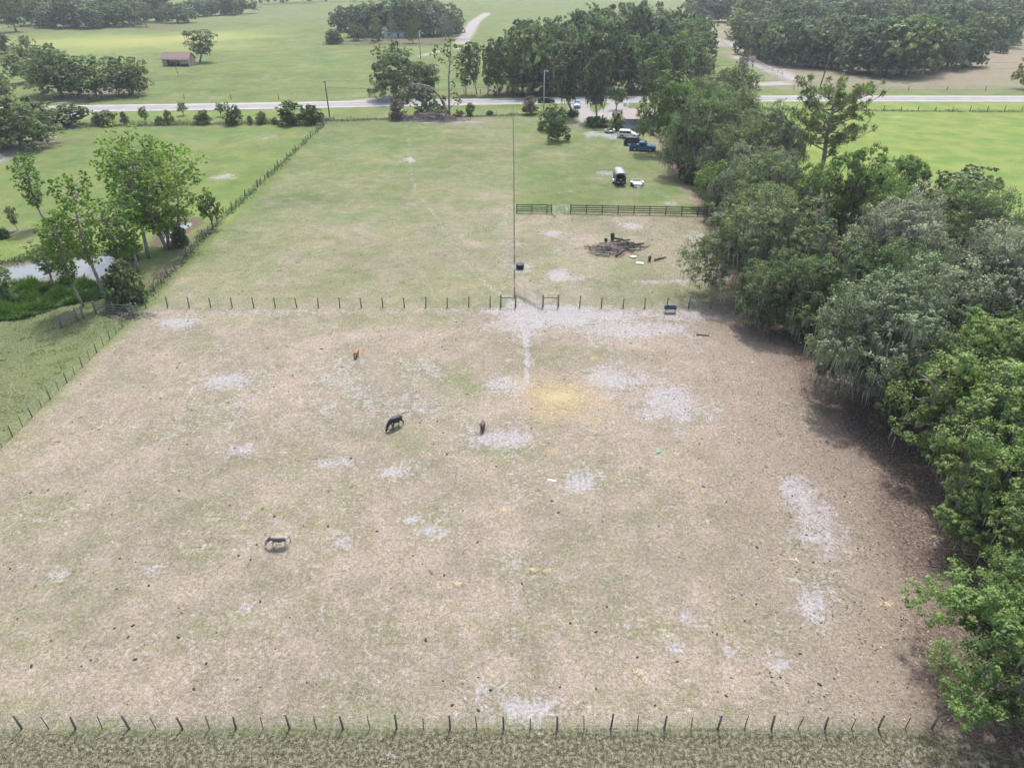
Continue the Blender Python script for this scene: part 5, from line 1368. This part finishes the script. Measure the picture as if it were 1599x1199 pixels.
def quadruped(name, label, cat, p, rz, s, colfn, donkey=False, graze=1.0, stride=.12, sidehead=0, horn=False, tail_out=.25, group=None):
    """x forward, real metres for an adult, scaled by s"""
    t = thing(name, label, cat, p, rz, group); t.scale = (s, s, s)
    f = 1.12 if donkey else 1.5; hz = sidehead
    N = dict(pelvis=(-.62, 0, 1.12, .25 * f, .29 * f), belly=(-.1, 0, 1.02, .30 * f, .35 * f), chest=(.42, 0, 1.06, .26 * f, .33 * f), rump=(-.88, 0, 1.15, .15 * f, .17 * f),
             withers=(.66, 0, 1.14, .17 * f, .22 * f), neck=(.92, .05 * hz, 1.06 - .14 * graze, .12 * f, .17 * f), neck2=(1.14, .12 * hz, 1.12 - .50 * graze, .10 * f, .13 * f),
             poll=(1.26, .18 * hz, 1.18 - .76 * graze, .10 * f, .11 * f), face=(1.36, .2 * hz, .98 - .80 * graze, .085 * f, .10 * f), muzzle=(1.42, .22 * hz, .82 - .74 * graze, .062, .07))
    if not donkey:
        N['poll'] = (1.24, .16 * hz, 1.15 - .70 * graze, .12, .12)
    E = [('pelvis', 'belly'), ('belly', 'chest'), ('pelvis', 'rump'), ('chest', 'withers'), ('withers', 'neck'), ('neck', 'neck2'), ('neck2', 'poll'), ('poll', 'face'), ('face', 'muzzle')]
    lt = .95 if donkey else 1.25
    for k, sy in (('l', 1), ('r', -1)):
        o = stride * sy; u = -stride * sy
        N['sh' + k] = (.46, .17 * f * sy, .86, .12 * lt, .13 * lt); N['kn' + k] = (.50 + o * .5, .15 * f * sy, .46, .062 * lt, .065 * lt); N['fe' + k] = (.46 + o, .15 * f * sy, .13, .045 * lt, .045 * lt); N['hf' + k] = (.50 + o, .15 * f * sy, .035, .06 * lt, .055 * lt)
        N['th' + k] = (-.66, .17 * f * sy, .88, .15 * lt, .17 * lt); N['st' + k] = (-.56 + u * .3, .17 * f * sy, .68, .10 * lt, .11 * lt); N['ho' + k] = (-.78 + u * .7, .15 * f * sy, .46, .058 * lt, .065 * lt); N['rp' + k] = (-.72 + u, .15 * f * sy, .13, .045 * lt, .045 * lt); N['rh' + k] = (-.68 + u, .15 * f * sy, .035, .06 * lt, .055 * lt)
        E += [('chest', 'sh' + k), ('sh' + k, 'kn' + k), ('kn' + k, 'fe' + k), ('fe' + k, 'hf' + k), ('pelvis', 'th' + k), ('th' + k, 'st' + k), ('st' + k, 'ho' + k), ('ho' + k, 'rp' + k), ('rp' + k, 'rh' + k)]
    skinned('body', N, E, M['coat'], t, 0, 2, colfn)
    def colored(b, nm, q):
        me = b.mesh(nm, M['coat']); at = me.attributes.new('coat', 'FLOAT_COLOR', 'POINT'); at.data.foreach_set('color', [c for v in me.vertices for c in q]); return link(nm, me, t)
    P_ = Vector(N['poll'][:3]); ec = colfn(Vector((.2, 0, 1.2)))
    for sy in (-1, 1):
        b = MB()
        if donkey: b.tube([P_ + Vector((-.03, .06 * sy, .04)), P_ + Vector((.0, .10 * sy, .18)), P_ + Vector((.03, .14 * sy, .34))], [.03, .055, .012], 6)
        else: b.tube([P_ + Vector((0, .09 * sy, .03)), P_ + Vector((-.02, .20 * sy, .04)), P_ + Vector((-.03, .30 * sy, -.01))], [.03, .06, .012], 6)
        colored(b, 'ear', ec)
        b = MB(); F_ = P_.lerp(Vector(N['face'][:3]), .45); b.tube([F_ + Vector((.02, .085 * sy * (.9 if donkey else 1.1), .02)), F_ + Vector((.03, .115 * sy, .02))], [.022, .018], 6); b.build('eye', M['black'], t)
    b = MB(); r0 = Vector(N['rump'][:3])
    b.tube([r0 + Vector((-.08, 0, .06)), r0 + Vector((-.22 - tail_out, 0, .02)), r0 + Vector((-.26 - tail_out * 1.2, 0, -.3 + tail_out * .4)), r0 + Vector((-.24 - tail_out * 1.6, 0, -.6 + tail_out))], [.05, .035, .03, .05], 6); colored(b, 'tail', ec)
    if donkey:
        b = MB(); W_ = Vector(N['withers'][:3]); q2 = Vector(N['neck2'][:3])
        pts = [W_ + Vector((0, 0, .22)), Vector(N['neck'][:3]) + Vector((.03, 0, .17)), q2 + Vector((.05, 0, .14)), P_ + Vector((.04, 0, .10))]
        b.tube(pts, [.03, .045, .04, .02], 5); colored(b, 'mane', (.03, .028, .03, 1))
    return t

def plain(c, dark=.5):
    def f(v):
        k = 1 if v.z > .5 else dark + (1 - dark) * max(0, v.z) / .5
        return (c[0] * k, c[1] * k, c[2] * k, 1)
    return f
def donkeycoat(v):
    if v.x > 1.30: return (.5, .49, .47, 1)                       # pale face and muzzle
    if v.z < .12: return (.05, .045, .04, 1)
    if v.z < .78 or (v.z < .86 and v.x < -.5): return (.55, .54, .52, 1)   # pale legs and belly
    if v.x < -.72: return (.42, .40, .38, 1)
    if v.z > 1.22 and v.x < .6: return (.27, .21, .185, 1)             # brown saddle
    return (.13, .12, .13, 1)
def ang(a, b): d = G(*b) - G(*a); return math.atan2(d.y, d.x)
ga_ = 'cattle grazing in the near pasture'
quadruped('cow', 'black cow grazing with its tail swung out in the middle of the dry pasture', 'cow', G(618.5, 666.5), math.atan2(-.89, -.80), .78, plain((.022, .021, .028), .9), graze=1, stride=.14, tail_out=.5, group=ga_)
quadruped('calf', 'orange brown calf facing away near the pale ground on the left', 'calf', G(557, 557), R_(84), .52, plain((.34, .15, .06), .35), graze=.35, stride=.1, group=ga_, tail_out=.02)
quadruped('calf', 'dark brown calf standing end on right of the black cow', 'calf', G(754, 671), R_(-94), .52, plain((.075, .045, .035), .6), graze=.9, stride=.1, sidehead=.6, group=ga_, tail_out=.02)
quadruped('donkey', 'grey donkey with pale legs and muzzle grazing alone in the foreground', 'donkey', G(437, 853), R_(184), .69, donkeycoat, donkey=True, graze=.92, stride=.13, tail_out=.0)

# ---------------------------------------------------------------- small things on the ground
def tub(label, p, r, h, m='tub'):
    t = thing('water_tub', label, 'tub', p); n = 20
    b = MB(); b.loft([[Vector((q * cos(2 * pi * i / n), q * sin(2 * pi * i / n), z)) for i in range(n)] for q, z in ((r * .9, 0), (r, h), (r * 1.05, h), (r * 1.05, h - .04))], cap=False)
    b.loft([[Vector((q * cos(2 * pi * i / n), q * sin(2 * pi * i / n), z)) for i in range(n)] for q, z in ((r * .96, h), (r * .86, .05))]); b.build('tub_shell', M[m], t)
    b = MB(); b.add([(r * .9 * cos(2 * pi * i / n), r * .9 * sin(2 * pi * i / n), h * .75) for i in range(n)], [tuple(range(n))]); b.build('water_surface', M['water'], t)
tub('round black water tub on pale sand beside the centre fence', G(812, 419), .55, .6)
tub('black rubber tub under the oaks at the end of the middle fence', G(1190, 488), .45, .4)
def trough():
    p = G(1046, 488); t = thing('feed_trough', 'dark green feed trough on legs in front of the middle fence', 'trough', p)
    b = MB(); L_, W = 1.3, .55
    for s in (-1, 1): b.box((0, s * W / 2, .62), (L_, .05, .28)); b.box((s * L_ / 2, 0, .62), (.05, W, .28))
    b.box((0, 0, .5), (L_, W, .04)); b.build('basin', M['teal'], t)
    for x_ in (-.55, .55):
        for y_ in (-.22, .22):
            g = MB(); g.tube([(x_ * 1.05, y_, 0), (x_, y_, .5)], .03, 5); g.build('leg', M['steel'], t)
    g = MB(); g.box((0, -.3, .3), (L_, .03, .05)); g.build('brace', M['steel'], t)
trough()
def logm(L_, r, m, seed):
    rr = random.Random(seed); b = MB()
    b.tube([(-L_ / 2, 0, 0), (-L_ / 6, rr.gauss(0, .05) * L_, rr.gauss(0, .02)), (L_ / 5, rr.gauss(0, .05) * L_, 0), (L_ / 2, 0, 0)], [r * 1.1, r, r * .95, r * .85], 8)
    if L_ > 1.5: b.tube([(L_ * .1, 0, 0), (L_ * .2, r * 1.2, r * 2.2)], [r * .4, r * .2], 5)
    return b.mesh('log', m)
def put_log(name, label, px, py, L_, r, m, rz, z=0, tilt=0, group=None, seed=0, cat='log'):
    p = G(px, py); o = link(name, logm(L_, r, M[m], seed), None, (p.x, p.y, r * .9 + z), (0, tilt, rz)); tag(o, label, cat, group)
gp = 'logs of the burn pile in the small paddock'
put_log('log', 'thick cut log with a white topside lying apart at the right of the burn pile', 1031, 405, 2.1, .17, 'log', R_(38), group=gp, seed=1)
put_log('log', 'pale straight log across the front of the burn pile', 950, 386, 2.6, .10, 'log', R_(2), .45, 0, gp, 2)
put_log('log', 'grey log at the lower left edge of the burn pile', 941, 400, 2.0, .11, 'log', R_(-12), .08, 0, gp, 3)
put_log('log', 'log pointing up and right out of the burn pile', 998, 382, 1.6, .13, 'log', R_(30), .05, 0, gp, 4)
put_log('log', 'blackened log lying behind the burn pile', 966, 377, 2.4, .15, 'dlog', R_(-30), .25, .1, gp, 5)
put_log('log', 'short upright stump at the top left of the burn pile', 946, 380, .6, .22, 'dlog', 0, .22, R_(88), gp, 6)
put_log('log', 'charred stump standing at the top of the burn pile', 956, 375, .9, .28, 'dlog', 0, .3, R_(85), gp, 7)
put_log('log', 'short dark stump between the burn pile and the thick log', 1014, 408, .6, .2, 'dlog', 0, .2, R_(86), gp, 8)
put_log('log', 'thin log steeply leaning at the centre of the burn pile', 964, 394, 2.0, .08, 'log', R_(75), .3, R_(25), gp, 9)
for i, (x_, y_) in enumerate(((975, 388), (986, 390), (961, 382), (991, 396), (978, 380), (943, 390), (953, 398), (968, 400), (983, 384))):
    put_log('log', 'charred log tangled in the heap of the burn pile', x_, y_, rnd.uniform(.9, 2.1), rnd.uniform(.08, .16), 'dlog' if i % 3 else 'log', rnd.uniform(-1.2, 1.2), rnd.uniform(.05, .5), rnd.uniform(-.3, .3), 'charred logs of the burn pile heap', 20 + i)
def brush(label, p, rx, ry, h, n, m, r=.03, Lm=1.6):
    b = MB(); rr = random.Random(int(p.x * 10))
    for i in range(n):
        a = rr.random() * 6.28; q = rr.random() ** .8 * (1 + .5 * rr.random()); x_, y_ = cos(a) * q * rx, sin(a) * q * ry; z = h * max(0, 1 - q * q) * rr.random() + .05
        d = Vector((rr.gauss(0, 1), rr.gauss(0, .6), rr.gauss(0, .25))).normalized() * rr.uniform(.4, Lm) / 2; c_ = Vector((x_, y_, z))
        e = c_ + d; s_ = c_ - d; e.z = max(.03, e.z); s_.z = max(.03, s_.z)
        b.tube([s_, c_ + Vector((rr.gauss(0, .08), rr.gauss(0, .08), .05)), e], [rr.uniform(.5, 1.6) * r, r, r * .5], 4, cap=False)
    tag(b.build('brush_pile', M[m], None, loc=p), label, 'brush pile', None, 'stuff')
brush('tangle of grey sticks at the left of the burn pile', G(950, 393), 2.3, 1.2, 1.1, 150, 'twig', .035, 2.0)
brush('darker tangle of burnt sticks at the right of the burn pile', G(977, 387), 2.2, 1.3, .8, 130, 'charred', .04, 1.5)
brush('rusty brown bark scraps at the left end of the burn pile', G(935, 388), 1.6, 1.0, .35, 90, 'rust', .03, .6)
brush('long grey heap of cut branches under the torn tree', G(672, 187), 7.5, 2.8, 1.7, 900, 'twig', .06, 2.6)
brush('fallen twigs at the foot of the big oaks on the far left', G(100, 200), 6, 2.0, 1.0, 260, 'twig', .05, 2.0)
brush('small heap of sticks at the foot of the utility pole', G(506, 188), 3.5, 1.2, .9, 160, 'twig', .05, 1.6)
brush('sticks heaped against the corner post by the little rail gate', G(206, 494), 1.8, .9, .6, 150, 'twig', .025, 1.2)
gb_ = 'cut logs on the heap under the torn tree'
for i, (x_, y_, L_, r_, a_, m_) in enumerate(((655, 184, 2.0, .3, .2, 'log'), (668, 181, 2.6, .3, -.4, 'log'), (683, 186, 1.6, .35, 1.2, 'log'), (692, 188, 1.2, .4, .9, 'log'), (712, 184, 1.6, .35, .3, 'tornwood'), (662, 187, 2.2, .22, -.2, 'log'), (676, 189, 1.8, .25, .6, 'log'))):
    put_log('log', ('orange torn log at the right end of the heap under the torn tree' if m_ == 'tornwood' else 'grey cut log on the branch heap under the torn tree'), x_, y_, L_, r_, m_, a_, rnd.uniform(.1, .9), rnd.uniform(-.2, .2), gb_, 40 + i)
def sheet(name, label, px, py, w_, l_, m, rz, cat, th=.03, amp=.05):
    p = G(px, py); b = MB(); nx_, ny_ = 8, 6; rr = random.Random(px)
    vs = [((i / (nx_ - 1) - .5) * w_ + rr.gauss(0, amp * .6), (j / (ny_ - 1) - .5) * l_ + rr.gauss(0, amp * .6), th + abs(rr.gauss(0, amp))) for j in range(ny_) for i in range(nx_)]
    fs = [(j * nx_ + i, j * nx_ + i + 1, (j + 1) * nx_ + i + 1, (j + 1) * nx_ + i) for j in range(ny_ - 1) for i in range(nx_ - 1)]
    k = len(vs); vs += [(x_, y_, z_ - th) for x_, y_, z_ in vs]; fs += [tuple(q + k for q in reversed(f)) for f in fs]
    rim_ = [i for i in range(nx_)] + [j * nx_ + nx_ - 1 for j in range(1, ny_)] + [(ny_ - 1) * nx_ + i for i in range(nx_ - 2, -1, -1)] + [j * nx_ for j in range(ny_ - 2, 0, -1)]
    for a_, c_ in zip(rim_, rim_[1:] + rim_[:1]): fs.append((a_, a_ + k, c_ + k, c_))
    b.add(vs, fs, 0, True); o = b.build(name, M[m]); o.location = p; o.rotation_euler = (0, 0, rz); tag(o, label, cat)
sheet('tarp', 'crumpled dark grey tarp lying on the small paddock', 1085, 435, 1.2, 1.5, 'tarp', .3, 'tarp')
sheet('feed_pan', 'white plastic slab lying in front of the burn pile', 999, 412, .95, .6, 'wpaint', -.2, 'plastic slab', .12, .02)
sheet('white_scrap', 'small white scrap in front of the burn pile logs', 989, 402, .7, .6, 'wpaint', .5, 'scrap', .1, .08)
sheet('metal_sheet', 'thin pale metal strip on the sand in the middle of the pasture', 862, 750, .75, .14, 'steel', -.3, 'metal strip', .02, .01)
sheet('green_scrap', 'small bright green plastic scrap on the right of the dry pasture', 1028, 706, .32, .22, 'green', .5, 'plastic scrap', .03, .04)
sheet('green_bag', 'tiny green bag on the far edge of the hay patch', 918, 583, .22, .15, 'green', .2, 'plastic bag', .03, .03)
# bins, red toy, junk
def bin_(label, p, rz=0):
    t = thing('wheelie_bin', label, 'bin', p, rz)
    b = MB(); b.box((0, 0, .6), (.6, .7, 1.0), top=(1.15, 1.1)); b.build('bin_body', M['bin'], t)
    b = MB(); b.box((0, 0, 1.14), (.72, .8, .08)); b.build('lid', M['bin'], t)
    b = MB(); b.tube([(-.3, .42, .12), (.3, .42, .12)], .12, 8); b.build('wheel', M['rubber'], t)
bin_('bright blue wheeled bin in front of the clipped hedge by the mossy cedar', G(929, 198.5), .2)
def cart():
    p = G(47, 227); t = thing('garden_cart', 'dark blue cart beside the trunk of the driveway oak at the far left', 'cart', p, .4)
    b = MB(); b.box((0, 0, .75), (1.7, 1.0, .6), top=(1.15, 1.2)); b.build('tray', M['teal'], t)
    b = MB(); b.tube([(.8, 0, .7), (1.5, 0, 1.0)], .04, 5); b.build('handle', M['black'], t)
    for y_ in (-.5, .5): wheel(t, 0, y_, .35, .12)
cart()
def wagon():
    p = G(1061, 263); t = thing('red_wagon', 'small red cart lying under the big dark oak of the yard', 'cart', p, .6)
    b = MB(); b.box((0, 0, .42), (1.0, .55, .25), top=(1.15, 1.2)); b.build('tray', M['red'], t)
    b = MB(); b.tube([(.5, 0, .4), (1.0, 0, .3), (1.3, 0, .1)], .03, 5); b.build('handle', M['black'], t)
    for x_ in (-.35, .35):
        for y_ in (-.3, .3): wheel(t, x_, y_, .16, .07)
wagon()
for i, (px, py, w_, l_, m_, lb) in enumerate([(1072, 272, .5, .4, 'wpaint', 'white scrap at the left edge of the leafy thicket'), (1083, 262, .9, .5, 'wpaint', 'larger white panel leaning by the leafy thicket'),
                                       (1092, 260, .8, .5, 'wpaint', 'white panel behind the leafy thicket under the oak'), (1094, 280, .7, .5, 'wpaint', 'pale tub lid in front of the leafy thicket'),
                                       (1020, 245, .5, .4, 'wpaint', 'small white scrap near the front of the blue pickup'), (1110, 310, .8, .7, 'dark', 'black bag in the shade above the board fence end'),
                                       (1073, 249, .4, .3, 'wpaint', 'little white scrap beside the trunk of the yard oak')]):
    sheet('junk', lb, px, py, w_, l_, m_, i * .7, 'scrap', .25, .06)
# white ends of split trunks showing under the yard oak
put_log('log', 'pale broken trunk standing under the big dark oak of the yard', 1082, 262, 4.6, .16, 'conc', 0, 2.0, R_(86), None, 71, 'dead trunk')
put_log('log', 'fallen grey branch on the litter below the right hand oaks', 1362, 612, 2.4, .07, 'log', R_(-60), 0, 0, 'fallen branches on the litter', 72, 'branch')
put_log('log', 'broken branch lying on the dark litter near the right edge', 1525, 868, 1.6, .06, 'log', R_(-8), 0, 0, 'fallen branches on the litter', 73, 'branch')
put_log('log', 'short brown stick on the brown ground below the middle fence', 1097, 524, 1.3, .06, 'dlog', R_(-10), 0, 0, 'fallen branches on the litter', 74, 'branch')
put_log('log', 'pale forked branch at the right edge above the front oak', 1570, 830, 2.0, .05, 'conc', R_(40), .02, 0, 'fallen branches on the litter', 75, 'branch')

# straw scattered where the hay was fed
def straw():
    n = 9500; a = r5.random(n) * 6.28; q = np.abs(r5.normal(size=n)) * 1.75; c = G(872, 622)
    pts = np.stack([c.x + np.cos(a) * q * 1.05, c.y + np.sin(a) * q * 1.1], 1)
    for px, py in ((797, 742), (790, 797), (833, 890), (380, 825), (714, 912), (998, 1050), (1385, 943), (927, 560), (1175, 567), (1075, 752), (855, 892), (1239, 875), (1460, 838)):
        k = 45; d = G(px, py); pts = np.vstack([pts, np.stack([d.x + r5.normal(size=k) * .16, d.y + r5.normal(size=k) * .12], 1)])
    n = len(pts); p = np.concatenate([pts, np.full((n, 1), .03)], 1); p[:, 2] += r5.random(n) * .05
    a = r5.random(n) * 6.28; t = np.stack([np.cos(a), np.sin(a), r5.normal(size=n) * .15], 1); s = np.cross(t, [0, 0, 1.]); L_ = (.06 + .12 * r5.random(n))[:, None]
    V = np.stack([p - t * L_, p - s * .012, p + t * L_, p + s * .012], 1).reshape(-1, 3)
    m_ = leafmat('straw_stalk', (.36, .27, .15), (.70, .57, .36), transl=.1)
    tag(link('straw', quadmesh('straw', V, m_, r5.random(n))), 'golden patch of scattered hay in the middle of the pasture', 'hay', None, 'stuff')
straw()
# dung, dropped singly
dm = []
for k in range(5):
    b = MB(); rr = random.Random(k); n = 9
    b.loft([[Vector((q * cos(2 * pi * i / n) * (1 + rr.uniform(-.25, .25)), q * .75 * sin(2 * pi * i / n) * (1 + rr.uniform(-.25, .25)), z)) for i in range(n)] for q, z in ((.13, 0), (.12, .045), (.06, .075))], smooth=True)
    dm.append(b.mesh('dung_pat', M['dung']))
spots = [(49, 717), (5, 882), (16, 888), (17, 878), (122, 733), (48, 769), (76, 765), (126, 756), (139, 738), (171, 787), (204, 768), (134, 767), (188, 872), (212, 877), (27, 966), (284, 957), (279, 995), (179, 981), (207, 977), (200, 995), (49, 1040), (143, 1030), (127, 1040),
         (212, 1029), (372, 867), (391, 874), (280, 766), (407, 848), (428, 806), (580, 505), (582, 513), (618, 514), (502, 545), (595, 525), (625, 568), (660, 576), (643, 627), (655, 660), (650, 662), (659, 657), (682, 658), (597, 672), (578, 662), (712, 530), (695, 546), (718, 690), (676, 694),
         (768, 720), (760, 734), (776, 728), (720, 744), (830, 638), (855, 602), (870, 598), (888, 625), (935, 640), (965, 655), (1087, 596), (994, 602), (1052, 623), (957, 527), (976, 518), (1060, 529), (1040, 560), (1091, 693), (1090, 716), (1098, 760), (1067, 770), (1060, 769), (1041, 700), (1000, 730),
         (1197, 730), (1237, 774), (1318, 775), (1340, 856), (1326, 865), (816, 911), (805, 929), (947, 947), (996, 1026), (748, 1057), (723, 1067), (1250, 980), (1210, 988), (1205, 1057), (1219, 1057), (1122, 1080), (1133, 1086), (1370, 1064), (1413, 997), (1370, 1127), (1275, 832), (1260, 835),
         (712, 412), (552, 415), (480, 345), (640, 236), (520, 240), (625, 278), (410, 268), (700, 330), (760, 360), (575, 360), (545, 300), (346, 430), (357, 398), (900, 415), (1003, 453), (1010, 402), (1090, 384), (1097, 398), (1091, 351), (893, 345), (1020, 344), (1115, 415), (620, 221),
         (300, 640), (250, 622), (213, 655), (222, 663), (206, 594), (214, 598), (224, 604), (212, 622), (237, 571), (276, 574), (270, 587), (280, 567), (245, 640), (155, 671), (125, 687), (68, 690), (85, 660), (110, 662), (143, 670)]
for i in range(130): spots.append((rnd.uniform(60, 1330), rnd.uniform(500, 1110)))
for i, (px, py) in enumerate(spots[:285]):
    p = G(px + rnd.uniform(-1, 1), py); s_ = rnd.uniform(.3, .8)
    o = link('dung_pat', dm[i % 5], None, (p.x, p.y, 0), (0, 0, rnd.random() * 6), (s_ * rnd.uniform(.8, 1.5), s_, s_)); tag(o, 'small dark dung pat on the dry grass', 'dung pat', 'dung pats scattered over the pastures')

# ---------------------------------------------------------------- air
if True:
    b = MB(); b.box((0, 0, 19), (5980, 0, 0)) if False else None
    x0, x1, y0, y1, z0, z1 = -3100, 3100, -400, 3100, -1.7, 40
    b.add([(x0, y0, z0), (x1, y0, z0), (x1, y1, z0), (x0, y1, z0), (x0, y0, z1), (x1, y0, z1), (x1, y1, z1), (x0, y1, z1)], [(0, 3, 2, 1), (4, 5, 6, 7), (0, 1, 5, 4), (1, 2, 6, 5), (2, 3, 7, 6), (3, 0, 4, 7)])
    hm = bpy.data.materials.new('haze'); hm.use_nodes = True; t_ = hm.node_tree; t_.nodes.remove(t_.nodes['Principled BSDF'])
    pv = t_.nodes.new('ShaderNodeVolumePrincipled'); pv.inputs['Color'].default_value = (.82, .91, 1.0, 1); pv.inputs['Density'].default_value = .0002; pv.inputs['Anisotropy'].default_value = .2
    t_.links.new(pv.outputs[0], t_.nodes['Material Output'].inputs['Volume'])
    tag(b.build('haze', hm), 'thin pale haze over the fields', 'haze', None, 'stuff')
scn.cycles.volume_bounces = 0; scn.cycles.max_bounces = 6; scn.cycles.diffuse_bounces = 2; scn.cycles.glossy_bounces = 2; scn.cycles.transmission_bounces = 4
